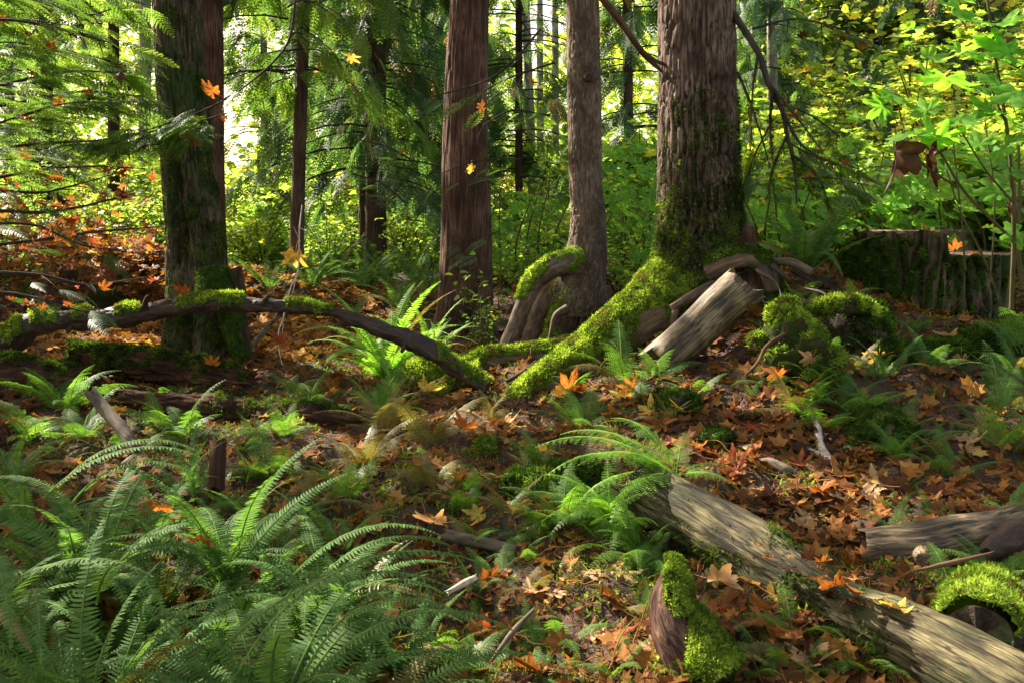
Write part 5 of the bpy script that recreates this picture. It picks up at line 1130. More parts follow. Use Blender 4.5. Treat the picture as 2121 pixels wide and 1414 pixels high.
SWA = [(1.25, -.2), (1.05, -.6), (.85, -.5), (1.35, .35), (.7, -.9), (1.15, -1.0)]
FR = {}
def frond_mesh(kind, v, mat):
    k = (kind, v, mat.name)
    if k not in FR:
        if kind == 'sword': b = sword_frond(v + 20, *SWA[v % 6], side=[0, .12, -.12, .05, -.06, .1][v % 6])
        elif kind == 'swlow': b = sword_frond(v + 20, *SWA[v % 6], pairs=28, low=True, side=[0, .12, -.12][v % 3])
        else: b = lady_frond(v + 40, *[(1.1, -.3), (.8, -.4), (1.2, .2), (.6, -.7)][v % 4])
        FR[k] = b.mesh("frond", mat)
    return FR[k]
def fern(name, label, px, py, n, L_, kind='sword', mat=None, Y=None, az=None, spread=3.14, group=None, vars_=range(6), jit=.15, sink=.03, elev=None, base=None, cat="fern"):
    if base is None:
        base = hit(px, py) if Y is None else P(px, py, Y)
    if base is None: return None
    base = np.array(base, float); base[2] = max(base[2], gh(base[0], base[1])[0]); base = base - [0, 0, sink]
    e = empty(name, base); tag(e, label, cat, group); mat = mat or (M_sword if kind != 'lady' else M_lady)
    for i in range(n):
        a = (random.uniform(0, 6.283) if az is None else az + random.uniform(-spread, spread)) if spread < 3.1 or az is not None else 6.283 * (i + random.uniform(-.3, .3)) / n
        o = bpy.data.objects.new("frond", frond_mesh(kind, random.choice(list(vars_)), M_brown_fern if random.random() < .05 else mat)); COL.objects.link(o); o.parent = e
        s = L_ * random.uniform(1 - jit * 1.6, 1 + jit); o.scale = (s, s * random.uniform(.9, 1.1), s)
        o.rotation_euler = (random.gauss(0, .18), (random.gauss(0, .12) if elev is None else -elev + random.gauss(0, .1)), a); o.location = (random.gauss(0, .015), random.gauss(0, .015), 0)
    return e
def frond_at(e, px, py, Y, az, L_, var, kind='sword', mat=None, tilt=0., roll=0.):
    """one particular frond of plant e, rooted at a place"""
    p = P(px, py, Y); o = bpy.data.objects.new("frond", frond_mesh(kind, var, mat or (M_sword if kind != 'lady' else M_lady))); COL.objects.link(o); o.parent = e
    o.location = Vector(p) - e.location; o.scale = (L_,) * 3; o.rotation_euler = (roll, tilt, az)
# foreground sword ferns
f1 = fern("sword_fern", "big sword fern in the lower left corner with long drooping fronds", 150, 1560, 28, .66, base=P(180, 1560, 2.45), vars_=(0,1,2,3,5))
f2 = fern("sword_fern", "sword fern in the middle of the foreground mass, fronds arching toward the long pale log", 560, 1560, 28, .64, base=P(560, 1540, 2.42), vars_=(1,2,4,5,0))
f3 = fern("sword_fern", "sword fern behind the two front ones, its pale fronds catching the sun", 250, 1150, 26, .62, base=P(190, 1230, 3.3), vars_=(0,1,2,5))
f4 = fern("sword_fern", "dense sword fern left of the rotten stub, in half shade", 480, 1150, 20, .58, base=P(470, 1210, 3.25), vars_=(0,1,3,2))
f5 = fern("sword_fern", "sword fern whose low fronds reach right over the curled pale leaf", 690, 1250, 22, .52, base=P(660, 1290, 3.0), vars_=(1,2,4,5))
f6 = fern("sword_fern", "sword fern cut by the left edge of the photo", -60, 1250, 19, .68, base=P(-70, 1340, 2.9), vars_=(0,1,2,5))
f7 = fern("sword_fern", "sword fern at the bottom edge with fronds spreading beside the crumpled leaves", 820, 1600, 16, .58, base=P(740, 1580, 2.5), vars_=(1,2,4))
for a in [(f2,480,1420,2.4,.05,.78,1,-.05),(f2,430,1380,2.5,.25,.72,2,0),(f5,620,1260,2.9,.0,.55,1,.0),(f5,600,1200,3.1,.15,.55,2,0),(f5,650,1330,2.7,-.1,.55,4,-.1),
          (f3,120,1010,3.4,.05,.58,1,.2),(f3,150,1040,3.4,-.2,.55,1,.2),(f3,90,1030,3.3,.3,.6,2,.1),(f3,180,1090,3.3,2.9,.5,1,.1),
          (f1,60,1250,2.5,-1.0,.5,4,.0),(f1,200,1250,2.45,-.9,.5,5,.1),(f1,-40,1180,2.5,-.9,.55,4,.1),(f2,640,1420,2.35,-.15,.6,1,.1)]:
    frond_at(a[0], a[1], a[2], a[3], a[4], a[5], a[6], tilt=a[7])
for i, (px, py, L_) in enumerate([(60,1120,.5),(330,1130,.5),(560,1150,.46),(120,1250,.5),(330,1260,.5),(500,1290,.5),(760,1330,.42),(240,1370,.5),(420,1400,.5),(640,1390,.5),(60,1370,.5),(840,1400,.4),(700,1160,.4),(400,1040,.42),(20,1010,.45)]):
    h = hit(px, py); w_ = near_words(px, py)
    fern("sword_fern", ["half hidden", "low", "small", "bushy", "dense"][i % 5] + " sword fern filling the foreground mass, " + ["at its far left edge","behind the middle","near the rotten stub","left of centre","in its middle","right of centre","at its right end","at its lower left","low in the middle","low right of centre","in the bottom left corner","at its lower right tip","at its upper right edge","just left of the stub","at its upper left edge"][i], 0, 0, 11, L_, base=h, vars_=(0,1,2,3,5))
SWF = "sword ferns of the forest floor"
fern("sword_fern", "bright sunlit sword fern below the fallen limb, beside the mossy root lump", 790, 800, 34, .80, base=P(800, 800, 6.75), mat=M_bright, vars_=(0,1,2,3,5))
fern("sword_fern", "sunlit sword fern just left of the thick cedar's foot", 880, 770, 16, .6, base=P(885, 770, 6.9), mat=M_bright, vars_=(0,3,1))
fern("sword_fern", "tall sword fern standing on the bank between fir and sawn stump", 1690, 560, 20, .78, base=P(1672, 560, 6.7), vars_=(0,3,2,1))
# shaded ferns behind
bgf = [(700,600,12.5,14,.8),(760,640,11,14,.8),(830,660,10,13,.75),(860,600,12,14,.8),(730,700,9.2,12,.6),(650,660,10.5,12,.7),(560,640,10,10,.6),(800,620,13.5,14,.8),(690,560,15,14,.9),(890,640,10.5,12,.6),(620,600,13,12,.7),(100,620,10,11,.6),(180,600,11,11,.6),(40,640,9,11,.6),(1080,610,12,10,.6),(1320,560,11,10,.6)]
for i, (px, py, Y, n, L_) in enumerate(bgf):
    b = P(px, py, Y); b[2] = gh(b[0], b[1])[0]
    fern("sword_fern", None, 0, 0, n, L_, 'swlow', base=b, vars_=(0,1,2,3), group=SWF, mat=M_sword)
# right shaded ferns
for a in [("sword fern drooping in deep shade at the right edge, upper one", 2110,760,5.0,10,.42,'sword'),("shaded lacy fern below the dark shaded log at the right edge", 2080,830,4.6,8,.40,'lady'),
          ("pale faded fern frond hanging at the right edge above the dark shaded log", 2120,700,5.1,5,.40,'lady'),("small lacy fern in shade above the short greenish log", 1960,1010,4.2,9,.26,'lady'),
          ("lacy fern at the right edge above the wood chunk", 2080,900,4.4,8,.36,'lady'),("fern rooted under the sawn stump with yellow tips", 1830,790,5.05,8,.36,'sword'),
          ("lacy fern on the slope left of the deep shade", 1860,920,4.6,8,.30,'lady'),("small fern beside the sawn stump's shaded foot", 1920,740,5.2,7,.28,'lady')]:
    fern("sword_fern" if a[6] == 'sword' else "lady_fern", a[0], 0, 0, a[4], a[5], a[6], base=P(a[1], a[2] + 20, a[3]), mat=M_sword if a[6] == 'sword' else M_dkl if False else (M_sword if 'shade' in a[0] else M_lady), vars_=(0,1,2,3))  # lacy ferns in shade take the darker green, shade put into the colour
# lacy ferns
LF = [ ("lacy fern drooping between the grey stick and the long log's end", 1250,1120,3.75,9,.34,M_lady,None),
 ("fading lacy fern hanging beside the long log's shaded side", 1340,1150,3.55,7,.28,M_lady,None),
 ("small bright lacy fern under the curved horn's tip", 1170,1290,3.1,7,.16,M_lady,None),
 ("lacy fern on the bank below the lowest mossy root", 1210,880,5.0,10,.34,M_lady,None),
 ("small lacy fern among orange leaves under the fir root", 1330,830,5.1,7,.26,M_lady,None),
 ("thin stemmed lacy fern growing from the mossy fir root", 1290,790,5.5,9,.46,M_lady,None),
 ("small fern hanging from the bank beside the leaning log piece", 1360,780,5.2,6,.28,M_sword,None),
 ("faded brown fern lying over the litter in the middle", 900,920,4.9,10,.40,M_brown_fern,None),
 ("faded fern left of the green moss tuft", 800,900,5.1,9,.42,M_brown_fern,None),
 ("drying fern behind the foreground sword ferns", 760,960,4.7,9,.38,M_brown_fern,None),
 ("lacy fern at the foot of the bright mossy root lump", 780,850,5.7,9,.40,M_lady,None),
 ("green lacy fern in front of the dark red log", 390,900,5.1,12,.42,M_lady,None),
 ("low lacy fern right of the dark red log's middle", 590,900,5.1,8,.30,M_lady,None),
 ("lacy fern below the fallen limb's left end", 130,850,5.4,10,.42,M_lady,None),
 ("low lacy fern at the far left behind the foreground ferns", 60,910,4.9,9,.36,M_lady,None),
 ("lacy fern behind the blunt dark stick", 170,900,5.0,9,.34,M_lady,None),
 ("small lacy fern standing just right of the blunt dark stick's foot", 330,890,5.0,8,.32,M_lady,None),
 ("lacy fern right of the rotten stub", 560,990,4.4,9,.36,M_lady,None),
 ("lacy fern at the back edge of the foreground mass", 720,1030,4.2,10,.34,M_lady,None),
 ("fern with a yellow tipped frond hanging from the moss mound", 1700,800,4.95,8,.30,M_lady,None),
 ("yellowing fern fronds pointing right from the bramble mound", 1760,850,4.8,7,.34,M_lady,None),
 ("small fern hanging over the top of the bramble mound", 1640,720,5.05,7,0.24,M_lady,None),
 ("dark little fern at the mound's left foot", 1590,800,5.00,7,0.24,M_sword,None),
 ("faded fern draped over the bramble mound's face", 1660,780,4.95,8,0.28,M_brown_fern,None),
 ("small fern in front of the lipped stump's foot", 1740,790,5.10,8,0.28,M_lady,None),
 ("tiny fern on the bank above the mound", 1600,690,5.40,6,0.18,M_lady,None),
 ("dark fern between the mound and the lipped stump", 1710,740,5.10,7,0.26,M_sword,None),
 ("dry fern below the bramble mound", 1640,850,4.80,8,0.28,M_brown_fern,None),
 ("small fern at the foot of the fir on its right side", 1550,560,6.00,7,0.22,M_lady,None),
 ("second yellowing fern lower on the bramble mound", 1700,880,4.7,7,.30,M_lady,None),
 ("small fern sprig upright on the lipped stump", 1745,640,5.2,4,.18,M_lady,None),
 ("fern growing on the moss cap of the log seen end-on", 2050,1200,3.1,12,.24,M_lady,None),
 ("tiny fern on the moss at the lower right edge", 2120,1260,2.95,8,.22,M_lady,None),
 ("low fern beside the bottom edge under the curved horn", 1290,1400,2.8,7,.20,M_lady,None),
 ("small fern in the litter between horn and long log", 1600,1400,2.7,8,.20,M_lady,None),
 ("broad low fern at the bottom beside the crumpled copper leaf", 960,1390,2.8,8,.26,M_lady,None),
 ("small light fern on the litter slope left of the peeling forked stick", 1440,820,5.1,5,.20,M_lady,None),
 ("tiny herb fern above the short greenish log", 1850,1050,4.0,7,.16,M_sword,None),
 ("small herb fern in the litter above the wood chunk", 1960,1080,3.9,6,.14,M_sword,None),
 ("lacy fern in the shadow of the fallen limb's right end", 640,840,5.9,8,.34,M_lady,None),
 ("pale fern on the ground between the limb end and the mossy roots", 1010,870,5.2,6,.28,M_brown_fern,None),
 ("fading fern in front of the green moss tuft", 900,1010,4.3,8,.30,M_brown_fern,None),
 ("low moss fern right of the pale curled leaf", 1060,1060,4.0,8,.26,M_brown_fern,None),
 ("green fern tuft between the curled leaf and the light green fern", 1130,1100,3.8,8,.26,M_lady,None)]
for lb, px, py, Y, n, L_, m_, az in LF:
    h = hit(px, py); b = P(px, py, Y)
    if h is not None and abs(h[1] - Y) < 1.2: b = h
    fern("lady_fern", lb, 0, 0, n, L_, 'lady', base=b, mat=m_, vars_=(0,1,2,3))
lf = fern("lady_fern", "light green lacy fern arching over the cut end of the long pale log", 0, 0, 0, .4, 'lady', base=P(1400, 985, 3.95), cat="fern")
for az, L_, v, tl in ((3.05, .62, 1, .12), (3.35, .58, 3, .0), (2.75, .55, 1, .05), (3.6, .5, 1, .1), (2.4, .42, 0, .0), (.3, .30, 3, .1), (-.4, .28, 3, .2), (4.0, .5, 3, .25), (3.2, .46, 3, .35), (1.2, .3, 0, 0)):
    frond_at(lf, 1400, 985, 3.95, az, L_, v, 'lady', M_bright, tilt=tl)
for (px, py, Y, az, L_, v) in ((1290, 1060, 3.9, 3.6, .36, 3), (1330, 1080, 3.85, 4.2, .34, 3), (1240, 1080, 3.9, 3.3, .34, 3), (1350, 1120, 3.75, 4.4, .30, 3), (1200, 1050, 4.0, 3.0, .3, 1)):
    frond_at(lf, px, py, Y, az, L_, v, 'lady', M_lady, tilt=.2)
for i in range(26):
    px, py = rs2.uniform(1530, 1900), rs2.uniform(600, 870); h = hit(px, py)
    if h is None or h[1] > 7: continue
    o = fern("lady_fern", "small fern on the tangled bank " + near_words(px, py), 0, 0, rs2.randint(5, 8), rs2.uniform(.14, .26), 'lady', base=h, mat=rs2.choice([M_lady, M_sword, M_brown_fern, M_bright]), vars_=(0,1,2,3), group="small ferns scattered over the forest floor")
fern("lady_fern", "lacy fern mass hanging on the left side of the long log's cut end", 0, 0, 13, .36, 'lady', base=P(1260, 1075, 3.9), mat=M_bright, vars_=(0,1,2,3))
fern("lady_fern", "greener lacy fern below the hanging mass, against the long log's side", 0, 0, 11, .30, 'lady', base=P(1330, 1150, 3.68), mat=M_lady, vars_=(0,1,2,3))
fern("lady_fern", "lacy fern drooping left of the hanging mass over brown debris", 0, 0, 11, .32, 'lady', base=P(1170, 1085, 3.95), mat=M_lady, vars_=(0,1,2,3))
# extra small ferns and herbs  over the near floor
cnt = 0
for _ in range(900):
    px, py = random.uniform(-50, 2150), random.uniform(800, 1414)
    if in_ferns(px, py) or (1420 < px < 1840 and 830 < py < 1120) or (px > 1480 and 1030 < py < 1414 and abs(py - (1100 + (px - 1480) * .52)) < 110): continue
    h = hit(px, py)
    if h is None or h[1] > 7 or cnt >= 130: continue
    cnt += 1
    o = fern("lady_fern", None, 0, 0, random.randint(4, 7), random.uniform(.12, .26), 'lady', base=h, mat=random.choice([M_lady, M_lady, M_brown_fern, M_sword]), vars_=(0,1,2,3), group="small ferns scattered over the forest floor")
    o["label"] = "small lacy fern " + near_words(px, py)
for o in [o for o in COL.objects if o.name.startswith("sword_fern") and "label" not in o]:
    x_, y_ = to_px(np.array(o.location)); x_ = x_[0]
    o["label"] = ("shaded sword fern beyond the fallen limb, " + ("left of the broad maple" if x_ < 400 else "right of the broad maple" if x_ < 660 else "before the dark conifer trunks" if x_ < 800 else "close to the thick cedar" if x_ < 950 else "right of the thick cedar" if x_ < 1250 else "beside the big fir"))

# ================================================================== SHRUBS AND SAPLINGS
OV = (np.array([[0,0,0],[.3,.28,.06],[.7,.22,.03],[1,0,-.08],[.7,-.22,.03],[.3,-.28,.06],[.5,0,-.02]]), np.array([[0,6,1],[1,6,2],[2,6,3],[3,6,4],[4,6,5],[5,6,0]]))
def maple_small():
    v, f = LOWL; return v * [1, 1, 1], f
def shrub_mesh(seed, h=1.3, w_=.7, nst=9, nl=900, leaf=OV, ls=.07, flat=.5, layered=False):
    rg = np.random.default_rng(seed); mw, ml = MB(), MB(); ends = []
    for i in range(nst):
        a = rg.uniform(0, 6.28); r = w_ * rg.uniform(.3, 1); hh = h * rg.uniform(.5, 1)
        s = np.linspace(0, 1, 9)[:, None]; dr = np.array([np.cos(a), np.sin(a), 0]); p = dr * r * s ** 1.5 + np.array([0, 0, hh]) * (s ** .85) + rg.normal(0, .015, (9, 3)).cumsum(0)
        p[0] = [0, 0, -.05]; tube(mw, p, np.linspace(.010, .003, 9) * h, 9, 5, caps=False); ends.append(p)
        for q in range(5):
            k = rg.integers(3, 9); d2 = rg.normal(size=3) * [1, 1, .3]; d2 /= np.linalg.norm(d2); p2 = p[k] + d2 * rg.uniform(.1, .35) * w_ * np.linspace(0, 1, 6)[:, None] + np.array([0, 0, -.06]) * np.linspace(0, 1, 6)[:, None] ** 2
            tube(mw, p2, np.linspace(.004, .0015, 6), 6, 4, caps=False); ends.append(p2)
    P_ = np.vstack(ends[i][2:] if len(ends[i]) > 6 else ends[i][1:] for i in range(len(ends))) if False else np.vstack([q[2:] for q in ends])
    k = rg.integers(0, len(P_), nl); pos = P_[k] + rg.normal(0, .045, (nl, 3)) * w_
    if layered: pos[:, 2] = np.round(pos[:, 2] / .14) * .14 + rg.normal(0, .014, nl) + pos[:, 0] * .1
    a = rg.uniform(0, 6.28, nl); d = np.stack([np.cos(a), np.sin(a), rg.normal(-.15, .3, nl)], 1)
    stamp(ml, leaf[0], leaf[1], pos, frames(d, roll=rg.normal(0, flat, nl)), ls * rg.uniform(.6, 1.25, nl), np.clip(rg.normal(.5, .25, nl), 0, 1))
    return mw, ml
SH = {}
def shrub(name, label, x, y, var, mat, h=1.3, w_=.7, leaf='ov', ls=.07, nl=900, group=None, scale=1.0, layered=False, zoff=0.0, cat="shrub"):
    key = (var, mat.name, h, w_, leaf, ls, nl, layered)
    if key not in SH:
        mw, ml = shrub_mesh(var + 3, h, w_, 9, nl, OV if leaf == 'ov' else LOWL, ls, .5 if not layered else .25, layered)
        SH[key] = (mw.mesh("stems", M_stem), ml.mesh("foliage", mat))
    e = empty(name, (x, y, gh(x, y)[0] - .05 + zoff), random.uniform(0, 6.28)); e.scale = (scale,) * 3; tag(e, label, cat, group)
    for nm, me in zip(("stems", "foliage"), SH[key]): link(nm, me, e)
    return e
UND = "leafy shrubs of the understory behind the tree trunks"
row = []
rgx = random.Random(5)
def xy(px, Y): return (px - 1060) / FPX * Y, Y
for px, Y, h, m_, lf, sc in [(1050,11,1.1,M_shrub,'ov',1),(1130,10.5,1.3,M_shrub,'ov',1),(1020,12,1.3,M_shrub,'ov',1),(1290,9.5,1.3,M_shrub,'ov',1),(1330,10.5,1.5,M_shrub,'ov',1),(1310,12,1.7,M_shrub,'ml',1.1),(1280,13.5,1.7,M_shrub,'ml',1.2),(1100,13.5,1.7,M_shrub,'ov',1.1),
      (1350,8.6,1.1,M_shrub,'ov',.9),(1160,9.2,1.1,M_shrub,'ov',.9),(1560,9,1.1,M_shrub,'ov',1),(1620,10,1.3,M_shrub,'ml',1),(1560,12,1.7,M_shrub,'ml',1.2),(1700,9.5,1.1,M_shrub,'ml',1),(1780,8.8,.9,M_shrub,'ml',.9),(1850,9.5,1.1,M_shrub,'ml',1.1),(1950,9,1.1,M_shrub,'ml',1.1),(2050,8.5,1.3,M_shrub,'ml',1.1),(2150,8,1.3,M_shrub,'ml',1.1),(1820,11,1.3,M_shrub,'ml',1.1),(1980,11,1.5,M_shrub,'ml',1.1),(2100,10,1.5,M_shrub,'ml',1.1),
      (880,13,1.1,M_shrub,'ov',1),(680,15,1.3,M_shrub,'ov',1),(540,13,1.1,M_shrub,'ov',1),(500,16,1.5,M_shrub,'ov',1.1),(560,17,1.5,M_shrub,'ml',1.2),(600,18,1.5,M_shrub,'ov',1.2),(280,13,1.1,M_shrub,'ov',1.1),(170,12,1.1,M_shrub,'ov',1),(60,12,1.1,M_shrub,'ov',1.1),(310,15,1.5,M_shrub,'ml',1.2),(120,14,1.7,M_shrub,'ov',1.2),(-60,11,1.3,M_shrub,'ov',1.1),(0,15,1.7,M_shrub,'ml',1.2),(240,11.5,.9,M_shrub,'ov',.9),(1430,11,1.5,M_shrub,'ov',1.1),(720,17,1.5,M_shrub,'ov',1.2),(940,15,1.5,M_shrub,'ov',1.2),(830,17,1.5,M_shrub,'ov',1.2)]:
    x, y = xy(px, Y); row.append([shrub("leafy_shrub", None, x, y, rgx.randrange(3), m_, h if h in (1.1, 1.3, 1.7) else 1.3, .8, lf, .085 if lf == 'ml' else .075, 1000, UND, sc), px, Y])
for px, Y, h, sc in [(1660,13,2.3,1.0),(1860,13,2.3,1.0),(1950,12,2.3,1.1),(2020,13,2.3,1.3),(2110,12,2.3,1.3),(1600,14,2.3,1.1),(1880,15,2.3,1.5),(2000,16,2.3,1.7),(2180,11,2.3,1.3),(1960,10.5,2.3,.8)]:
    x, y = xy(px, Y); row.append([shrub("vine_maple", None, x, y, rgx.randrange(3), M_yshrub, h, 1.3, 'ml', .075, 1500, "yellow vine maples behind the sawn stump", sc, True), px, Y])
for px, Y, h, sc in [(180,9.5,1.1,.8),(290,9.0,1.1,.75),(90,10,1.1,.9),(240,12.5,1.3,1),(20,9,1.1,.8)]:
    x, y = xy(px, Y); row.append([shrub("rusty_shrub", None, x, y, rgx.randrange(3), M_redbrush, h, .8, 'ml', .07, 420, "rust leaved brush left of the broad maple", sc), px, Y])
for o, px, Y in row:
    kind = {"leafy_shrub": "green leafy shrub", "vine_maple": "yellow leaved vine maple", "rusty_shrub": "rust leaved brushy shrub"}[o.name.split(".")[0]]
    where = "left of the broad maple" if px < 340 else "between the broad maple and slender dark trunk" if px < 620 else "left of the thick cedar" if px < 920 else "between the thick cedar and scaly trunk" if px < 1190 else "between the scaly trunk and the fir" if px < 1450 else "right of the fir's trunk" if px < 1680 else "behind the bank fern" if px < 1800 else "behind the sawn stump" if px < 2040 else "at the right edge"
    o["label"] = f"{kind} {where}, " + ("close" if Y < 10 else "a little back" if Y < 12 else "further back" if Y < 14.5 else "far back")

# low sprig plants near the cedar
shrub("woody_herb", "sprig with bright oval leaves sunlit before the thick cedar's foot", P(1000,720,7.4)[0], 7.4, 1, M_lady, .75, .28, 'ov', .07, 90, scale=.62, cat="plant")
shrub("woody_herb", "taller leafy sprig against the shaded cedar, upper leaves pale", P(1010,700,7.8)[0], 7.8, 2, M_shrub, .75, .28, 'ov', .08, 80, scale=1.0, cat="plant")
shrub("woody_herb", "leafy sprig rising behind the arched stilt root", P(1110,700,7.9)[0], 7.9, 0, M_lady, .75, .28, 'ov', .08, 90, scale=1.1, cat="plant")
# white twig with the yellow leaf
def twig(name, label, ls, mat):
    e = empty(name, P(*ls[0][0][:3])); tag(e, label, "twig"); mb = MB()
    for l in ls:
        p_, r_ = pathP(l); tube(mb, p_, r_, 16, 5, caps=False)
    part("stem", mb, mat, e)
twig("bare_twig", "thin white twig hanging from above with the glowing yellow leaf", [[(626,425,6.9,2.4),(620,480,6.9,3),(618,560,6.85,3.4),(600,600,6.8,3.4),(590,650,6.75,3),(575,700,6.7,2.4),(590,780,6.6,1.6)],[(600,600,6.8,2.4),(590,620,6.8,2),(585,690,6.75,1.4)],[(618,560,6.85,2.4),(610,590,6.8,2),(606,610,6.8,1.4)],[(618,470,6.9,2),(634,480,6.9,1.2)],[(622,500,6.9,2),(608,470,6.9,1.2)]], M_birch)
# large green maples at the right
def sapling(name, label, stems, leaves, base):
    e = empty(name, base); tag(e, label, "sapling"); 
    mb = MB()
    for l in stems:
        p_, r_ = pathP(l); tube(mb, p_, r_, 30, 7, caps=False)
    for px, py, Y, s, st in leaves:
        if st:
            p_, r_ = pathP([(st[0], st[1], Y, 2.6), ((st[0] + px) / 2, (st[1] + py) / 2 - 8, Y, 2), (px, py, Y, 2)]); tube(mb, p_, r_, 6, 4, caps=False)
    part("stems", mb, M_stem, e)
    ml = MB()
    for i, (px, py, Y, s, st) in enumerate(leaves):
        lm = BIGL[i % 4]; V = np.vstack(lm.v); c = P(px, py, Y); sc = s * PXM(Y) * (.68 if s > 60 else .58)
        a = random.uniform(0, 6.28); ro = np.array(Euler((random.gauss(.45, .3), random.gauss(.1, .25), 0)).to_matrix()) @ np.array(Euler((0, 0, a)).to_matrix())
        V = V @ ro.T * sc + c; n0 = ml.n
        ml.v.append(V); ml.t.append(np.clip(np.concatenate(lm.t) * .8 + random.gauss(.0, .18), 0, .93)); ml.c.append(V)
        for f, m_ in zip(lm.f, lm.m): ml.f.append(f + n0); ml.m.append(m_); ml.sm.append(np.full(len(f), True))
        ml.n += len(V)
    part("foliage", ml, M_bigleaf, e)
BIGL = [leaf_mesh(70 + i, .55, 73, 5, petiole=False) for i in range(4)]
rs = random.Random(11)
lv = [(1960,160,4.6,130,(2030,150)),(1920,230,4.6,70,(2040,215)),(1900,280,4.5,110,(1990,270)),(2060,50,4.4,120,None),(2090,110,4.4,110,None),(2020,90,4.5,90,None),(2110,190,4.3,120,None),(2060,230,4.5,90,None),(1800,178,4.8,100,(1870,210)),
      (1990,245,4.5,110,(2035,230)),(1850,195,4.7,80,(1880,220)),(1940,290,4.5,90,(2000,300)),(1830,220,4.7,70,(1860,260)),(1780,245,4.9,60,None),(2080,300,4.4,90,None),(2100,-20,4.3,120,None),(1990,20,4.5,100,None),(1965,-20,4.6,90,None),(2030,180,4.6,70,None),(2110,260,4.3,70,None),(2120,360,4.3,80,None),(2000,110,4.6,90,None),(2070,180,4.4,100,None),(1930,120,4.8,70,None),(2030,300,4.6,90,None),(1960,350,4.8,64,None),(2070,400,4.6,80,None),(1880,60,5,60,None),(2000,430,5,60,None),(1900,400,5.2,56,None),(2110,480,4.6,80,None),(1840,300,5.2,50,None),(1760,300,5.6,44,None)]
sapling("maple_sapling", "maple sapling with big backlit green leaves near the right edge",
 [[(2095,640,4.6,10),(2100,470,4.55,9),(2090,300,4.5,8),(2062,120,4.5,7),(2040,-40,4.5,6)],[(2100,500,4.6,7),(2000,400,4.6,6),(1950,320,4.6,5),(1920,290,4.6,4)],[(1985,390,4.6,5),(1900,330,4.6,4),(1870,260,4.7,3),(1860,210,4.7,3)],[(2098,420,4.5,5),(2040,350,4.5,4),(1990,270,4.5,3)],[(2085,260,4.5,4),(2035,150,4.5,3),(2000,140,4.5,2)]], lv, P(2095, 640, 4.6))
lv = [(rs.uniform(1560,2110), rs.uniform(395,520), rs.uniform(6.8,8.6), rs.uniform(34,62), None) for _ in range(170)] + [(rs.uniform(1850,2120), rs.uniform(300,440), rs.uniform(6,7.5), rs.uniform(45,75), None) for _ in range(46)]
sapling("maple_thicket", "thicket of knee high green maple shoots behind the sawn stump", [[(a, 560, 7.8, 6), (a + rs.uniform(-30, 30), 480, 7.6, 5), (a + rs.uniform(-60, 60), 400, 7.5, 3)] for a in range(1560, 2130, 32)], lv, P(1850, 560, 7.8))
lv = [(rs.uniform(960,1200), rs.uniform(400,560), rs.uniform(9,11), rs.uniform(26,44), None) for _ in range(90)] + [(rs.uniform(1255,1370), rs.uniform(300,560), rs.uniform(8,10.5), rs.uniform(28,50), None) for _ in range(120)]
sapling("maple_thicket", "loose maple thicket seen on both sides of the scaly trunk", [[(a, 600, 9.5, 5), (a + rs.uniform(-30, 30), 500, 9.4, 4), (a + rs.uniform(-50, 50), 380, 9.4, 2)] for a in list(range(1010, 1180, 30)) + list(range(1260, 1370, 24))], lv, P(1200, 600, 9.5))
# thin upright stems at the right edge
e = empty("cane_clump", P(2110, 620, 5.4)); tag(e, "upright green canes standing at the right edge beside the sawn stump", "canes"); mb = MB()
for l in ([(2085,640,5.4,9),(2100,540,5.4,9),(2112,430,5.4,7),(2110,300,5.4,5)],[(2118,600,5.3,10),(2108,500,5.3,9),(2100,380,5.3,6)],[(2070,620,5.5,5),(2040,540,5.5,5),(1990,440,5.5,4),(1960,350,5.5,3)],[(2000,560,5.8,4),(1990,440,5.8,4),(1975,300,5.8,3)],[(2050,600,5.6,4),(2060,420,5.6,4),(2040,250,5.6,3)]):
    p_, r_ = pathP(l); tube(mb, p_, r_, 30, 7, caps=False)
part("stems", mb, M_stem, e)
# the brown dead leaves hanging like a bat, and smaller ones
def dead_bunch(label, px, py, Y, s, n=2):
    e = empty("dead_leaf_cluster" if n > 1 else "withered_leaf", P(px, py, Y)); tag(e, label, "withered leaf"); 
    for i in range(n):
        mb = leaf_mesh(200 + i + int(px), 1.8, 61, 6, petiole=True); V = np.vstack(mb.v)
        ro = np.array(Euler((1.3 + random.gauss(0, .15), .2 * (i * 2 - 1), 1.57 + random.gauss(0, .25))).to_matrix()); ro2 = np.array(Euler((0, 1.45, random.uniform(-.5, .5))).to_matrix())
        V = V * [1, .55, .8]; V = V @ ro2.T * s * PXM(Y) + np.array([(i - (n - 1) / 2) * s * PXM(Y) * .85, 0, 0]) 
        mb.v = [V]; o = link("leaf", mb.mesh("leaf", FALL['dark brown']  if px > 1700 else FALL['rust brown']), e)
dead_bunch("pair of large limp brown dead leaves hanging like a bat at the right", 1893, 312, 4.6, 84)
for i, (px, py, s) in enumerate([(2040,180,26),(2085,90,30),(2098,210,26),(2050,375,24),(1875,290,22),(1975,190,18),(2090,425,24)]):
    dead_bunch(["withered brown leaf hanging right of the big green leaves","dark shrivelled leaf high at the right edge","curled brown leaf hanging near the right edge below the high one","small withered leaf on the cane at mid height","small brown leaf above the bat shaped pair","tiny withered leaf among the big green leaves","withered leaf low on the right edge canes"][i], px, py, 4.7, s, 1)

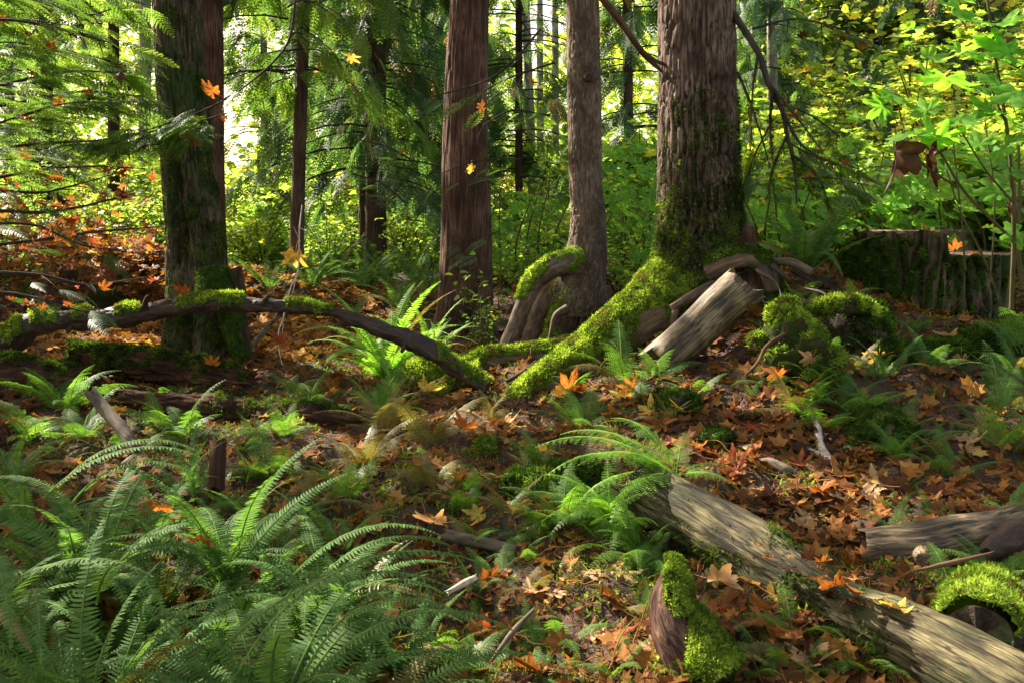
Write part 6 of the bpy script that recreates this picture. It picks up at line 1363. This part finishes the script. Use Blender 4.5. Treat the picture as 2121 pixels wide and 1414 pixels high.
# ================================================================== FAR WOOD AND CANOPY
mb = MB()
def farcards(n, xr, yr, Y0, Y1, sz, tm, mbx):
    px = RNG.uniform(*xr, n); py = RNG.uniform(*yr, n); Y = RNG.uniform(Y0, Y1, n)
    p = np.stack([P(a, b, c) for a, b, c in zip(px, py, Y)]); cl = fbm(np.stack([p[:, 0] * .55, p[:, 1] * .3, p[:, 2] * .9], 1), 61, 4)
    k = skykeep(p) & (RNG.random(n) < np.clip((cl - .30) * 6, .03, 1)) ; p = p[k]; cl = cl[k]
    d = rnd_dirs(len(p), -.5, .3); stamp(mbx, OV[0], OV[1], p, frames(d, roll=RNG.normal(0, .9, len(p))), sz * RNG.uniform(.6, 1.4, len(p)), np.clip(tm + (fbm(p * .5, 9, 2) - .5) * 1.2 + RNG.normal(0, .15, len(p)), 0, 1))
farcards(60000, (-500, 2600), (-40, 560), 24, 34, .26, .62, mb)
farcards(24000, (-500, 2600), (300, 570), 17, 24, .19, .6, mb)
farcards(12000, (1500, 2600), (-40, 560), 20, 28, .22, .8, mb)
tag(link("far_forest", mb.mesh("far_forest", M_far)), "sunlit green mass of the far wood behind all the trunks", "forest", kind="stuff")

# unseen canopy added to shade the forest floor, gaps cut for the sunlit places
def canopy():
    tr_ = empty("added_shade_tree", (-8.2, 4.5, .3)); tag(tr_, "unseen broadleaf added outside the left edge, canopy shaped to shade the forest floor", "tree")
    mb = MB(); tube(mb, [[-8.2, 4.5, .2], [-8.1, 4.5, 4], [-7.8, 4.7, 8]], [.3, .24, .15], 30, 24, caps=False)
    for a in ([-2, 6.5, 7.2], [-4, 10, 7.4], [-5, 4, 7.4], [-1, 9, 7.6], [-7, 12, 7.5], [-3.5, 7.5, 7.6], [0.5, 6, 7.6]):
        tube(mb, [[-8.0, 4.6, 5.2], [(-8 + a[0]) / 2, (4.6 + a[1]) / 2, 6.9], a], [.08, .05, .02], 16, 10, caps=False)
    part("trunk", mb, M_maple, tr_)
    n = 150000
    u = np.stack([RNG.uniform(-5.2, 4.6, n), RNG.uniform(1.2, 9.4, n), np.zeros(n)], 1)   # ground points to be shaded
    u[:, 2] = RNG.uniform(.3, 1.6, n)
    z = RNG.uniform(6.2, 8.2, n); p = u + SUN * ((z - u[:, 2]) / SUN[2])[:, None]
    cl = fbm(np.stack([p @ _S1 * 1.5, p @ _S2 * 1.5, np.zeros(n)], 1), 71, 4)
    k = keep(p, .5, .05, True) & (cl > .35)
    px, py = to_px(p); k &= ~((p[:, 1] > 0) & (py > -60) & (px > -60) & (px < 2180))
    p = p[k]; n = len(p); d = rnd_dirs(n, -.4, .4)
    ml = MB(); stamp(ml, LOWL[0], LOWL[1], p, frames(d, roll=RNG.normal(0, .6, n)), RNG.uniform(.05, .10, n)); part("crown", ml, M_canopy, tr_)
canopy()
